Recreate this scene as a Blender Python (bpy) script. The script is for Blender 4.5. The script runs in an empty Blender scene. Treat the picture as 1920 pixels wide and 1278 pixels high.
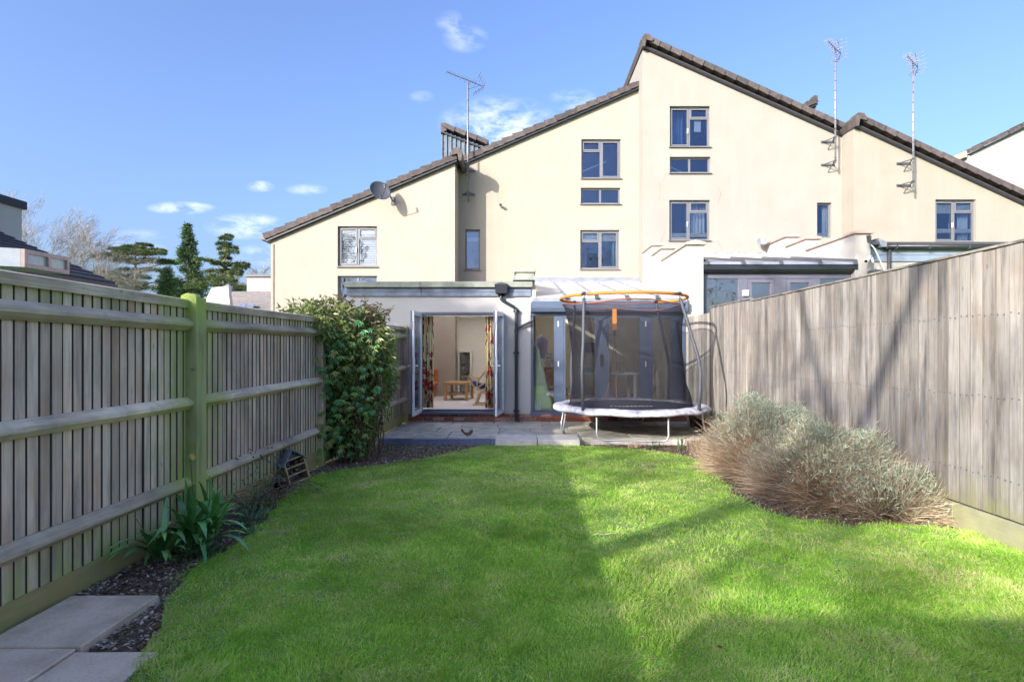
import bpy, math, random
import numpy as np
from mathutils import Vector, Matrix, noise
random.seed(7); np.random.seed(7)
sc = bpy.context.scene
C = sc.collection
PI = math.pi
F = 1050.0; CX = 975.0; CY = 660.0; H = 1.55      # focal length in photo pixels, vanishing point, eye height

# ---------------------------------------------------------------- camera, sky, sun, exposure
cam = bpy.data.cameras.new('camera'); camo = bpy.data.objects.new('camera', cam); C.objects.link(camo)
camo.location = (0, 0, H); camo.rotation_euler = (PI/2, 0, 0)
cam.sensor_width = 36; cam.lens = 36*F/1920
cam.shift_x = -(CX-960)/1920; cam.shift_y = (CY-639)/1920
cam.clip_start = .05; cam.clip_end = 2000
sc.camera = camo
SUN = Vector((-.85, -1.0, .49)).normalized()        # towards the sun
EL = math.asin(SUN.z); AZ = math.atan2(SUN.x, SUN.y)
sl = bpy.data.lights.new('sun', 'SUN'); sl.energy = 2.0; sl.angle = math.radians(.5); sl.color = (1, .94, .85)
so = bpy.data.objects.new('sun', sl); C.objects.link(so)
so.rotation_euler = SUN.to_track_quat('Z', 'Y').to_euler()
W = bpy.data.worlds.new('World'); sc.world = W; W.use_nodes = True
wn = W.node_tree; wn.nodes.clear()
def N(t, typ, **kw):
    n = t.nodes.new(typ)
    for k, v in kw.items(): setattr(n, k, v)
    return n
def mth(t, op, a, b=None, c=None, clamp=False):
    n = t.nodes.new('ShaderNodeMath'); n.operation = op; n.use_clamp = clamp
    for i, x in enumerate((a, b, c)):
        if x is None: continue
        if isinstance(x, (int, float)): n.inputs[i].default_value = x
        else: t.links.new(x, n.inputs[i])
    return n.outputs[0]
sky = N(wn, 'ShaderNodeTexSky', sky_type='NISHITA', sun_disc=False)
sky.sun_elevation = EL; sky.sun_rotation = AZ % (2*PI)
sky.air_density = 1.0; sky.dust_density = 5.0; sky.ozone_density = 3.0; sky.altitude = 60
bg = N(wn, 'ShaderNodeBackground'); bg.inputs[1].default_value = .15
wo = N(wn, 'ShaderNodeOutputWorld')
tc = N(wn, 'ShaderNodeTexCoord'); sp = N(wn, 'ShaderNodeSeparateXYZ')
wn.links.new(tc.outputs['Generated'], sp.inputs[0])
dx, dy, dz = sp.outputs
gate = mth(wn, 'GREATER_THAN', dy, .05)
ysafe = mth(wn, 'MAXIMUM', dy, .05)
u_ = mth(wn, 'DIVIDE', dx, ysafe); v_ = mth(wn, 'DIVIDE', dz, ysafe)
nz = N(wn, 'ShaderNodeTexNoise'); nz.inputs['Scale'].default_value = 20; nz.inputs['Detail'].default_value = 7
nz.inputs['Roughness'].default_value = .62; nz.inputs['Distortion'].default_value = .25
mp = N(wn, 'ShaderNodeMapping'); mp.inputs['Scale'].default_value = (1, 1, 2.2)
wn.links.new(tc.outputs['Generated'], mp.inputs[0]); wn.links.new(mp.outputs[0], nz.inputs[0])
tot = None
CLOUDS = [(935,232,82,38,1.0),(960,270,95,28,.6),(850,42,26,16,.5),(872,72,32,20,.55),(1075,188,36,16,.6),
          (340,390,48,9,1.2),(462,424,58,18,1.0),(488,350,20,8,.9),(575,355,30,8,.55),(230,465,60,12,.5),(505,478,50,16,.6),(260,440,40,9,.4),(790,182,18,9,.4)]
for cx, cy, a, b, s in CLOUDS:
    e1 = mth(wn, 'POWER', mth(wn, 'DIVIDE', mth(wn, 'SUBTRACT', u_, (cx-CX)/F), a*1.45/F), 2.0)
    e2 = mth(wn, 'POWER', mth(wn, 'DIVIDE', mth(wn, 'SUBTRACT', v_, (CY-cy)/F), b*1.5/F), 2.0)
    m = mth(wn, 'MULTIPLY', mth(wn, 'SUBTRACT', 1.0, mth(wn, 'ADD', e1, e2), clamp=True), s)
    tot = m if tot is None else mth(wn, 'ADD', tot, m)
tot = mth(wn, 'MULTIPLY', mth(wn, 'POWER', tot, 1.1), gate)
cl = mth(wn, 'MULTIPLY', tot, mth(wn, 'MULTIPLY', mth(wn, 'SUBTRACT', nz.outputs['Fac'], .40, clamp=True), 4.6), clamp=True)
cl = mth(wn, 'MULTIPLY', cl, .42)
mx = N(wn, 'ShaderNodeMix', data_type='RGBA'); mx.inputs['B'].default_value = (3.3, 3.25, 3.5, 1)
hs = N(wn, 'ShaderNodeMix', data_type='RGBA', blend_type='MULTIPLY'); hs.inputs['Factor'].default_value = 1; hs.inputs['B'].default_value = (.495,.525,.65,1)
wn.links.new(sky.outputs[0], hs.inputs['A'])
wn.links.new(cl, mx.inputs['Factor']); wn.links.new(hs.outputs['Result'], mx.inputs['A'])
wn.links.new(mx.outputs['Result'], bg.inputs[0]); wn.links.new(bg.outputs[0], wo.inputs[0])
sc.view_settings.view_transform = 'Standard'; sc.view_settings.look = 'None'
sc.view_settings.gamma = 1; sc.view_settings.use_curve_mapping = False
sc.view_settings.exposure = 2.06
sc.cycles.max_bounces = 8; sc.cycles.diffuse_bounces = 5; sc.cycles.transparent_max_bounces = 16
sc.cycles.caustics_reflective = False; sc.cycles.caustics_refractive = False

# ---------------------------------------------------------------- geometry helpers
def P(x, y, Y): return Vector(((x-CX)/F*Y, Y, H+(CY-y)/F*Y))
def PX(x, Y): return (x-CX)/F*Y
def PZ(y, Y): return H+(CY-y)/F*Y
def gz(Y):                                           # the lawn falls a little towards the patio
    t = min(1, max(0, (Y-6.0)/3.6)); return -.07*t
ORG = {}
def world_org(o): return ORG.get(o.name, Vector((0, 0, 0))) if o else Vector((0, 0, 0))
def put(o, parent, w):
    C.objects.link(o)
    w = Vector(w)
    if parent is not None: o.parent = parent
    o.location = w - world_org(parent)
    ORG[o.name] = w
    return o
def thing(name, label, cat, loc=(0,0,0), group=None):
    o = bpy.data.objects.new(name, None); o.empty_display_size = .2
    put(o, None, loc); o['label'] = label; o['category'] = cat
    if group: o['group'] = group
    return o
def tag(o, label=None, cat=None, group=None, kind=None):
    if label: o['label'] = label
    if cat: o['category'] = cat
    if group: o['group'] = group
    if kind: o['kind'] = kind
    return o
class MB:
    def __init__(s): s.v = []; s.f = []
    def face(s, *pts):
        n = len(s.v); s.v += [tuple(p) for p in pts]; s.f.append(tuple(range(n, n+len(pts)))); return s
    def box(s, x0, x1, y0, y1, z0, z1):
        if x0 > x1: x0, x1 = x1, x0
        if y0 > y1: y0, y1 = y1, y0
        if z0 > z1: z0, z1 = z1, z0
        n = len(s.v)
        s.v += [(x0,y0,z0),(x1,y0,z0),(x1,y1,z0),(x0,y1,z0),(x0,y0,z1),(x1,y0,z1),(x1,y1,z1),(x0,y1,z1)]
        s.f += [tuple(n+i for i in q) for q in ((0,3,2,1),(4,5,6,7),(0,1,5,4),(1,2,6,5),(2,3,7,6),(3,0,4,7))]
        return s
    def hexa(s, p):                                  # eight corners: bottom four (ccw), top four
        n = len(s.v); s.v += [tuple(q) for q in p]
        s.f += [tuple(n+i for i in q) for q in ((0,3,2,1),(4,5,6,7),(0,1,5,4),(1,2,6,5),(2,3,7,6),(3,0,4,7))]
        return s
    def prism(s, poly, d):                           # poly: list of 3d points, d: offset vector
        k = len(poly); n = len(s.v); d = Vector(d)
        s.v += [tuple(p) for p in poly] + [tuple(Vector(p)+d) for p in poly]
        s.f.append(tuple(range(n+k-1, n-1, -1))); s.f.append(tuple(range(n+k, n+2*k)))
        for i in range(k):
            j = (i+1) % k; s.f.append((n+i, n+j, n+k+j, n+k+i))
        return s
    def tube(s, pts, r, n=8, closed=False, cap=True):
        pts = [Vector(p) for p in pts]; k = len(pts)
        rr = r if isinstance(r, (list, tuple)) else [r]*k
        base = len(s.v); up = None
        for i, p in enumerate(pts):
            if closed: t = pts[(i+1) % k]-pts[i-1]
            else: t = pts[min(i+1, k-1)]-pts[max(i-1, 0)]
            t.normalize()
            if up is None:
                up = Vector((0,0,1)) if abs(t.z) < .9 else Vector((1,0,0))
            a = t.cross(up)
            if a.length < 1e-5: a = t.cross(Vector((0,1,0)))
            a.normalize(); b = a.cross(t); up = b
            for q in range(n):
                th = 2*PI*q/n
                s.v.append(tuple(p + (a*math.cos(th)+b*math.sin(th))*rr[i]))
        m = k if closed else k-1
        for i in range(m):
            i2 = (i+1) % k
            for q in range(n):
                q2 = (q+1) % n
                s.f.append((base+i*n+q, base+i*n+q2, base+i2*n+q2, base+i2*n+q))
        if cap and not closed:
            s.f.append(tuple(base+q for q in range(n-1, -1, -1)))
            s.f.append(tuple(base+(k-1)*n+q for q in range(n)))
        return s
    def lathe(s, prof, c, n=24):                     # prof: (r, z)
        base = len(s.v); cx, cy, cz = c
        for r, z in prof:
            for q in range(n):
                th = 2*PI*q/n; s.v.append((cx+r*math.cos(th), cy+r*math.sin(th), cz+z))
        for i in range(len(prof)-1):
            for q in range(n):
                q2 = (q+1) % n
                s.f.append((base+i*n+q, base+i*n+q2, base+(i+1)*n+q2, base+(i+1)*n+q))
        return s
    def xform(s, M):
        s.v = [tuple(M @ Vector(v)) for v in s.v]; return s
    def mesh(s, name, off=Vector((0,0,0)), smooth=False):
        me = bpy.data.meshes.new(name)
        me.from_pydata([(a-off.x, b-off.y, c-off.z) for a, b, c in s.v], [], s.f)
        if smooth: me.polygons.foreach_set('use_smooth', [True]*len(me.polygons))
        me.validate(); me.update(); return me
    def build(s, name, mat, parent=None, at=None, smooth=False, bevel=0, local=False, solid=0):
        # vertices are world coordinates unless local; the object's origin goes to `at` (or the parent's)
        w = Vector(at) if at is not None else world_org(parent)
        me = s.mesh(name, Vector((0,0,0)) if local else w, smooth)
        if mat: me.materials.append(mat)
        o = bpy.data.objects.new(name, me); put(o, parent, w)
        if bevel:
            b = o.modifiers.new('bevel', 'BEVEL'); b.width = bevel; b.segments = 1; b.limit_method = 'ANGLE'
        return o
def piece(me, name, parent, w, scale=None, rot=None, mat=None):
    o = bpy.data.objects.new(name, me); put(o, parent, w)
    if scale: o.scale = scale
    if rot: o.rotation_euler = rot
    return o
def copy_tree(o, parent=None, loc=None):
    c = o.copy(); C.objects.link(c)
    if parent is not None: c.parent = parent
    if loc is not None: c.location = loc
    for ch in list(o.children): copy_tree(ch, c)
    return c
def np_mesh(name, V, faces_flat, sizes, mat, parent=None, at=None, col=None, smooth=False):
    w = Vector(at) if at is not None else world_org(parent)
    me = bpy.data.meshes.new(name)
    V = np.asarray(V, dtype=np.float32) - np.array([w.x, w.y, w.z], dtype=np.float32)
    me.vertices.add(len(V)); me.vertices.foreach_set('co', V.ravel())
    sizes = np.asarray(sizes, dtype=np.int32); faces_flat = np.asarray(faces_flat, dtype=np.int32)
    me.loops.add(len(faces_flat)); me.loops.foreach_set('vertex_index', faces_flat)
    me.polygons.add(len(sizes))
    st = np.concatenate(([0], np.cumsum(sizes)[:-1])).astype(np.int32)
    me.polygons.foreach_set('loop_start', st)
    try: me.polygons.foreach_set('loop_total', sizes)
    except Exception: pass
    if smooth: me.polygons.foreach_set('use_smooth', np.ones(len(sizes), dtype=bool))
    me.update(calc_edges=True)
    if col is not None:
        at_ = me.attributes.new('shade', 'FLOAT', 'POINT'); at_.data.foreach_set('value', np.asarray(col, dtype=np.float32))
    me.materials.append(mat)
    o = bpy.data.objects.new(name, me); put(o, parent, w)
    return o
def leaves(name, Pc, D, Lg, Wd, mat, parent=None, at=None, fold=.25, droop=.15, shade=None, up=None):
    """many small folded pointed leaves as one mesh. Pc base points, D directions, Lg lengths, Wd widths"""
    n = len(Pc); D = D/np.linalg.norm(D, axis=1, keepdims=True)
    R = np.random.normal(size=(n, 3)) if up is None else up
    S = np.cross(D, R); S /= (np.linalg.norm(S, axis=1, keepdims=True)+1e-9)
    U = np.cross(S, D)
    Lg = Lg.reshape(-1, 1); Wd = Wd.reshape(-1, 1)
    b = Pc; m = Pc + D*Lg*.45 - U*Wd*fold*.5; t = Pc + D*Lg - U*Lg*droop
    l = Pc + D*Lg*.45 - S*Wd*.5 + U*Wd*fold; r = Pc + D*Lg*.45 + S*Wd*.5 + U*Wd*fold
    V = np.stack([b, l, t, r, m], axis=1).reshape(-1, 3)
    i = np.arange(n).reshape(-1, 1)*5
    Fc = np.concatenate([i+0, i+4, i+1, i+1, i+4, i+2, i+0, i+3, i+4, i+4, i+3, i+2], axis=1).ravel()
    if shade is None: shade = np.random.rand(n)
    return np_mesh(name, V, Fc, np.full(n*4, 3), mat, parent, at, np.repeat(shade, 5))
def blades(name, Pc, D, Lg, Wd, mat, parent=None, at=None, droop=.3, shade=None):
    """many thin curved strips: base pair, middle pair, tip"""
    n = len(Pc); D = D/np.linalg.norm(D, axis=1, keepdims=True)
    a = np.random.rand(n)*2*PI; Hh = np.stack([np.cos(a), np.sin(a), np.zeros(n)], axis=1)
    S = np.cross(D, Hh); S /= (np.linalg.norm(S, axis=1, keepdims=True)+1e-9)
    Lg = Lg.reshape(-1, 1); Wd = Wd.reshape(-1, 1)
    m = Pc + D*Lg*.55; t = Pc + D*Lg*.95 + Hh*Lg*droop - np.array([0,0,1.])*Lg*droop*.3
    V = np.stack([Pc-S*Wd*.5, Pc+S*Wd*.5, m+S*Wd*.4+Hh*Lg*droop*.25, m-S*Wd*.4+Hh*Lg*droop*.25, t], axis=1).reshape(-1, 3)
    i = np.arange(n).reshape(-1, 1)*5
    Fc = np.concatenate([i, i+1, i+2, i+3, i+3, i+2, i+4], axis=1).ravel()
    if shade is None: shade = np.random.rand(n)
    return np_mesh(name, V, Fc, np.tile([4, 3], n), mat, parent, at, np.repeat(shade, 5))

# ---------------------------------------------------------------- materials
MC = {}
def newmat(name):
    m = bpy.data.materials.new(name); m.use_nodes = True; t = m.node_tree; b = t.nodes['Principled BSDF']
    return m, t, b
def ramp(t, fac, stops):
    r = t.nodes.new('ShaderNodeValToRGB'); e = r.color_ramp.elements
    while len(e) > len(stops): e.remove(e[-1])
    while len(e) < len(stops): e.new(1)
    for i, (p, c) in enumerate(stops):
        e[i].position = p; e[i].color = (*c, 1) if len(c) == 3 else c
    t.links.new(fac, r.inputs[0]); return r.outputs[0]
def noise_(t, scale, detail=4, vec=None, sc3=None, rough=.55, dist=0):
    n = t.nodes.new('ShaderNodeTexNoise'); n.inputs['Scale'].default_value = scale; n.inputs['Detail'].default_value = detail
    n.inputs['Roughness'].default_value = rough; n.inputs['Distortion'].default_value = dist
    if vec is None: vec = t.nodes.new('ShaderNodeNewGeometry').outputs['Position']
    if sc3 is not None:
        m = t.nodes.new('ShaderNodeMapping'); m.inputs['Scale'].default_value = sc3; t.links.new(vec, m.inputs[0]); vec = m.outputs[0]
    t.links.new(vec, n.inputs['Vector']); return n.outputs['Fac']
def mixc(t, fac, a, b, mode='MIX'):
    m = t.nodes.new('ShaderNodeMix'); m.data_type = 'RGBA'; m.blend_type = mode
    for s, x in (('Factor', fac), ('A', a), ('B', b)):
        if isinstance(x, (tuple, list)): m.inputs[s].default_value = (*x, 1) if len(x) == 3 else x
        elif isinstance(x, (int, float)): m.inputs[s].default_value = x
        else: t.links.new(x, m.inputs[s])
    return m.outputs['Result']
def bump(t, b, h, strength=.3, dist=.01):
    n = t.nodes.new('ShaderNodeBump'); n.inputs['Strength'].default_value = strength; n.inputs['Distance'].default_value = dist
    t.links.new(h, n.inputs['Height']); t.links.new(n.outputs[0], b.inputs['Normal'])
def objrand(t): return t.nodes.new('ShaderNodeObjectInfo').outputs['Random']
def plain(name, col, rough=.6, metal=0, var=.12, scale=6, bm=.15, bscale=60, orand=0, spec=.5):
    if name in MC: return MC[name]
    m, t, b = newmat(name)
    f = noise_(t, scale, 5)
    lo = tuple(max(0, c*(1-var)) for c in col); hi = tuple(min(1, c*(1+var)) for c in col)
    c = ramp(t, f, [(.3, lo), (.7, hi)])
    if orand:
        k = mth(t, 'ADD', mth(t, 'MULTIPLY', objrand(t), orand), 1-orand/2)
        g = t.nodes.new('ShaderNodeCombineColor')
        for i in range(3): t.links.new(k, g.inputs[i])
        c = mixc(t, 1.0, c, g.outputs[0], 'MULTIPLY')
    t.links.new(c, b.inputs['Base Color'])
    b.inputs['Roughness'].default_value = rough; b.inputs['Metallic'].default_value = metal
    b.inputs['Specular IOR Level'].default_value = spec
    if bm: bump(t, b, noise_(t, bscale, 3), bm, .004)
    MC[name] = m; return m
def render_wall(name, col, stain=(.45,.42,.38), amt=.2):
    m, t, b = newmat(name)
    f = noise_(t, 1.3, 6, rough=.6)
    c = ramp(t, f, [(.3, tuple(x*.93 for x in col)), (.7, tuple(min(1, x*1.03) for x in col))])
    st = noise_(t, 2.2, 6, sc3=(2.0, 2.0, .16), rough=.65)
    sf = mth(t, 'MULTIPLY', mth(t, 'SUBTRACT', st, .5, clamp=True), amt*5, clamp=True)
    c = mixc(t, sf, c, tuple(a*.55+b_*.45 for a, b_ in zip(col, stain)))
    sp_ = noise_(t, 22, 4, rough=.7)
    c = mixc(t, mth(t, 'MULTIPLY', mth(t, 'SUBTRACT', sp_, .6, clamp=True), .7, clamp=True), c, stain)
    t.links.new(c, b.inputs['Base Color']); b.inputs['Roughness'].default_value = .92; b.inputs['Specular IOR Level'].default_value = .2
    bump(t, b, mth(t, 'ADD', noise_(t, 120, 3), mth(t, 'MULTIPLY', noise_(t, 3, 3), 1.5)), .25, .006)
    MC[name] = m; return m
def wood(name, base, dark, warm, moss=.0, mosscol=(.10,.17,.02), moss_pt=None, axis='z', knots=True, streak=1.0, lowmoss=True, warmamt=.5, lowhi=True):
    """weathered timber: grain along an axis, grey to warm patches, knots, green algae near a point and the ground"""
    m, t, b = newmat(name)
    geo = t.nodes.new('ShaderNodeNewGeometry').outputs['Position']
    r = objrand(t)
    cmb = t.nodes.new('ShaderNodeCombineXYZ'); t.links.new(mth(t, 'MULTIPLY', r, 37), cmb.inputs[0]); t.links.new(mth(t, 'MULTIPLY', r, 91), cmb.inputs[2])
    va = t.nodes.new('ShaderNodeVectorMath'); va.operation = 'ADD'; t.links.new(geo, va.inputs[0]); t.links.new(cmb.outputs[0], va.inputs[1])
    vec = va.outputs[0]
    s3 = {'z': (1, 1, .035), 'y': (1, .04, 1), 'x': (.04, 1, 1)}[axis]
    g1 = noise_(t, 70, 5, vec, s3, .6, .4); g2 = noise_(t, 9, 5, vec, tuple(max(q, .12) for q in s3), .6)
    c = ramp(t, g2, [(.28, dark), (.5, base), (.75, tuple(min(1, x*1.22) for x in base))])
    c = mixc(t, mth(t, 'MULTIPLY', mth(t, 'SUBTRACT', g1, .48, clamp=True), 2.6*streak, clamp=True), c, dark)
    bl_ = noise_(t, 1.6, 5, geo, (1, 1, .55), .65)
    c = mixc(t, 1.0, c, ramp(t, bl_, [(.34, (.66,.66,.68)), (.52, (1.0,1.0,1.0)), (.68, (1.2,1.17,1.1))]), 'MULTIPLY')
    wf = noise_(t, 2.2, 3, vec)
    c = mixc(t, mth(t, 'MULTIPLY', mth(t, 'SUBTRACT', wf, .5, clamp=True), warmamt*6, clamp=True), c, warm)
    k = mth(t, 'ADD', mth(t, 'MULTIPLY', r, .5), .76)
    kc = t.nodes.new('ShaderNodeCombineColor'); [t.links.new(k, kc.inputs[i]) for i in range(3)]
    c = mixc(t, 1.0, c, kc.outputs[0], 'MULTIPLY')
    hh = g1
    if knots:
        vo = t.nodes.new('ShaderNodeTexVoronoi'); vo.inputs['Scale'].default_value = 3.1
        mpn = t.nodes.new('ShaderNodeMapping'); mpn.inputs['Scale'].default_value = {'z': (2.0, 2.0, .9), 'y': (2.0, .9, 2.0), 'x': (.9, 2, 2)}[axis]
        t.links.new(vec, mpn.inputs[0]); t.links.new(mpn.outputs[0], vo.inputs['Vector'])
        kn = mth(t, 'SUBTRACT', 1.0, mth(t, 'DIVIDE', vo.outputs['Distance'], .085), clamp=True)
        c = mixc(t, mth(t, 'MULTIPLY', kn, .8), c, tuple(x*.45 for x in warm))
        hh = mth(t, 'SUBTRACT', g1, kn)
    if moss:
        sep = t.nodes.new('ShaderNodeSeparateXYZ'); t.links.new(geo, sep.inputs[0])
        mf = None
        if moss_pt:
            d = t.nodes.new('ShaderNodeVectorMath'); d.operation = 'DISTANCE'; t.links.new(geo, d.inputs[0]); d.inputs[1].default_value = moss_pt
            ym = mth(t, 'SUBTRACT', 1.0, mth(t, 'DIVIDE', mth(t, 'ABSOLUTE', mth(t, 'SUBTRACT', sep.outputs[1], moss_pt[1])), .75), clamp=True)
            mf = ym
        if lowmoss:
            lw = mth(t, 'SUBTRACT', 1.0, mth(t, 'DIVIDE', sep.outputs[2], .62), clamp=True)
            mf = lw if mf is None else mth(t, 'MAXIMUM', mf, lw)
            hi = 0.0 if not lowhi else mth(t, 'MULTIPLY', mth(t, 'DIVIDE', mth(t, 'SUBTRACT', sep.outputs[2], 1.72), .25, clamp=True), .75)
            mf = mth(t, 'MAXIMUM', mf, hi)
        n2 = noise_(t, 5, 5, geo, rough=.65); n3 = noise_(t, 13, 4, vec, (1, 1, .25))
        mm = mth(t, 'ADD', mth(t, 'MULTIPLY', n2, .65), mth(t, 'MULTIPLY', n3, .35))
        if mf is None: e = mth(t, 'SUBTRACT', mm, .42)
        else: e = mth(t, 'SUBTRACT', mth(t, 'ADD', mth(t, 'MULTIPLY', mf, .55), mm), .62)
        e = mth(t, 'MULTIPLY', e, 4.5*moss, clamp=True)
        c = mixc(t, mth(t, 'MULTIPLY', e, .85), c, mixc(t, n2, tuple(x*.7 for x in mosscol), tuple(x*1.5 for x in mosscol)))
    t.links.new(c, b.inputs['Base Color']); b.inputs['Roughness'].default_value = .85; b.inputs['Specular IOR Level'].default_value = .25
    bump(t, b, hh, .5, .004)
    MC[name] = m; return m
def leafmat(name, c1, c2, c3=None, rough=.45, trans=.25, spec=.4, sc_=1.2):
    m, t, b = newmat(name)
    at = t.nodes.new('ShaderNodeAttribute'); at.attribute_name = 'shade'
    st = [(0, c1), (.6, c2)] + ([(1, c3)] if c3 else [])
    c = ramp(t, at.outputs['Fac'], st)
    n = noise_(t, sc_, 3)
    c = mixc(t, 1.0, c, ramp(t, n, [(.3, (.72,.72,.72)), (.7, (1.25,1.25,1.2))]), 'MULTIPLY')
    t.links.new(c, b.inputs['Base Color']); b.inputs['Roughness'].default_value = rough; b.inputs['Specular IOR Level'].default_value = spec
    if trans:
        tr = t.nodes.new('ShaderNodeBsdfTranslucent'); t.links.new(c, tr.inputs[0])
        ms = t.nodes.new('ShaderNodeMixShader'); ms.inputs[0].default_value = trans
        t.links.new(b.outputs[0], ms.inputs[1]); t.links.new(tr.outputs[0], ms.inputs[2])
        t.links.new(ms.outputs[0], t.nodes['Material Output'].inputs[0])
    MC[name] = m; return m
def glassmat(name, refl=.3, tint=(.85,.9,.95), rough=0.0, reflcol=(.8,.9,1)):
    m, t, b = newmat(name); t.nodes.remove(b)
    tr = t.nodes.new('ShaderNodeBsdfTransparent'); tr.inputs[0].default_value = (*tint, 1)
    gl = t.nodes.new('ShaderNodeBsdfGlossy'); gl.inputs['Roughness'].default_value = rough; gl.inputs[0].default_value = (*reflcol, 1)
    bn = t.nodes.new('ShaderNodeBump'); bn.inputs['Strength'].default_value = .35; bn.inputs['Distance'].default_value = .02; t.links.new(noise_(t, 2.2, 2), bn.inputs['Height']); t.links.new(bn.outputs[0], gl.inputs['Normal'])
    lw = t.nodes.new('ShaderNodeLayerWeight'); lw.inputs[0].default_value = .35
    f = mth(t, 'ADD', mth(t, 'MULTIPLY', lw.outputs['Fresnel'], .7), refl, clamp=True)
    ms = t.nodes.new('ShaderNodeMixShader'); t.links.new(f, ms.inputs[0])
    t.links.new(tr.outputs[0], ms.inputs[1]); t.links.new(gl.outputs[0], ms.inputs[2])
    t.links.new(ms.outputs[0], t.nodes['Material Output'].inputs[0])
    MC[name] = m; return m
wallA = render_wall('render_peach', (.385,.332,.275)); wallB = render_wall('render_cream', (.35,.316,.256))
wallC = render_wall('render_stone', (.312,.293,.26)); wallD = render_wall('render_sand', (.31,.287,.238))
wallE = render_wall('render_pale', (.42,.43,.41)); wallX = render_wall('render_white', (.43,.425,.415))
wallW = render_wall('render_warm_white', (.7,.67,.61))
tileM = plain('roof_tile', (.075,.06,.057), .75, var=.35, scale=9, bm=.3, bscale=40, orand=.5)
tileBlue = plain('slate_tile', (.055,.055,.075), .7, var=.35, scale=9, orand=.4)
frameG = plain('window_grey', (.15,.155,.17), .4, var=.05); sillG = plain('sill_grey', (.17,.165,.17), .5, var=.1)
frameB = plain('frame_anthracite', (.085,.115,.175), .4, var=.08); frameD = plain('frame_slate', (.12,.12,.16), .4, var=.08)
blackP = plain('black_plastic', (.02,.023,.03), .35, var=.15); gutterM = plain('gutter_grey', (.06,.06,.07), .4, var=.15)
whiteP = plain('white_plastic', (.78,.79,.8), .35, var=.04); leadM = plain('lead', (.25,.27,.32), .55, var=.25, scale=4)
stoneC = plain('coping_stone', (.42,.36,.29), .85, var=.2, scale=8, bm=.4); stoneG = plain('coping_green', (.24,.26,.22), .85, var=.25, scale=6)
concr = plain('concrete', (.36,.34,.31), .9, var=.15); metalG = plain('galvanised', (.55,.56,.58), .4, .8, var=.1)
alum = plain('aluminium', (.30,.31,.34), .45, .5, var=.06); darkmet = plain('dark_metal', (.10,.10,.115), .45, .3)
glassU = glassmat('window_glass', .11, (.80,.86,.92), 0, (.34,.44,.62)); glassK = glassmat('door_glass', .07, (.93,.95,.96)); glassN = glassmat('shrouded_glass', .22, (.8,.86,.9), 0, (.8,.85,.9))

# ---------------------------------------------------------------- ground, lawn, bed
def ground_mats():
    m, t, b = newmat('soil'); n = noise_(t, 3, 6); n2 = noise_(t, 45, 5, rough=.7)
    c = ramp(t, n2, [(.3, (.08,.055,.040)), (.5, (.18,.13,.095)), (.72, (.34,.26,.20))])
    c = mixc(t, mth(t, 'MULTIPLY', mth(t, 'SUBTRACT', n, .55, clamp=True), 4, clamp=True), c, (.07,.08,.03))
    t.links.new(c, b.inputs['Base Color']); b.inputs['Roughness'].default_value = .95; b.inputs['Specular IOR Level'].default_value = .15
    bump(t, b, n2, .9, .02); MC['soil'] = m
    m, t, b = newmat('turf_base'); n = noise_(t, 2.0, 5); n2 = noise_(t, 60, 4)
    c = ramp(t, n, [(.35, (.15,.28,.03)), (.6, (.24,.40,.05)), (.75, (.36,.38,.12))])
    c = mixc(t, mth(t, 'MULTIPLY', mth(t, 'SUBTRACT', n2, .52, clamp=True), 2, clamp=True), c, (.12,.13,.05))
    t.links.new(c, b.inputs['Base Color']); b.inputs['Roughness'].default_value = .95; bump(t, b, n2, .8, .02); MC['turf'] = m
ground_mats()
def sheet(name, x0, x1, y0, y1, off, mat, nx=2, ny=40, wob=0):
    mb = MB(); 
    for j in range(ny+1):
        for i in range(nx+1):
            x = x0+(x1-x0)*i/nx; y = y0+(y1-y0)*j/ny
            mb.v.append((x, y, gz(y)+off+wob*noise.noise(Vector((x*2, y*2, 0)))))
    for j in range(ny):
        for i in range(nx):
            a = j*(nx+1)+i; mb.f.append((a, a+1, a+nx+2, a+nx+1))
    return tag(mb.build(name, mat, smooth=True), kind='structure')
g = MB(); g.face((-300,-200,-.30), (300,-200,-.30), (300,500,-.30), (-300,500,-.30)); tag(g.build('ground', MC['turf']), kind='structure')
sheet('flower_bed', -3.0, 4.0, -4.0, 12.3, -.012, MC['soil'], 30, 70, .012)
LAWN = [(-1.75,1.2),(-1.82,2.63),(-1.97,3.01),(-2.2,3.46),(-2.29,3.97),(-2.30,4.79),(-2.43,5.61),(-2.64,6.7),(-2.55,7.2),(-2.39,7.5),(-1.65,8.05),(-1.19,8.65),(-.84,9.3),(-.6,9.62),
        (1.0,9.62),(1.35,9.5),(1.82,9.25),(2.3,8.9),(2.62,8.4),(2.64,7.6),(2.50,6.9),(2.33,6.14),(2.38,5.4),(2.76,4.96),(3.4,4.98),(3.86,4.8),(3.88,1.2)]
LP = np.array(LAWN)
def inside(X, Y, poly):
    r = np.zeros(len(X), bool); n = len(poly)
    for i in range(n):
        x1, y1 = poly[i]; x2, y2 = poly[(i+1) % n]
        c = ((y1 > Y) != (y2 > Y)) & (X < (x2-x1)*(Y-y1)/(y2-y1+1e-12)+x1); r ^= c
    return r
LJ = []
for i in range(len(LAWN)):                           # ragged cut edge
    (x1, y1), (x2, y2) = LAWN[i], LAWN[(i+1) % len(LAWN)]; k = max(1, int(math.hypot(x2-x1, y2-y1)/.12))
    for j in range(k):
        x = x1+(x2-x1)*j/k; y = y1+(y2-y1)*j/k; w = .075 if y < 9.5 and x < 3.8 else 0
        LJ.append((x+w*noise.noise(Vector((x*5, y*5, 1))), y+w*noise.noise(Vector((x*5, y*5, 7)))))
LAWN = LJ
lb = MB(); lb.face(*[(x, y, gz(y)+.014) for x, y in LAWN])
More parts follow.
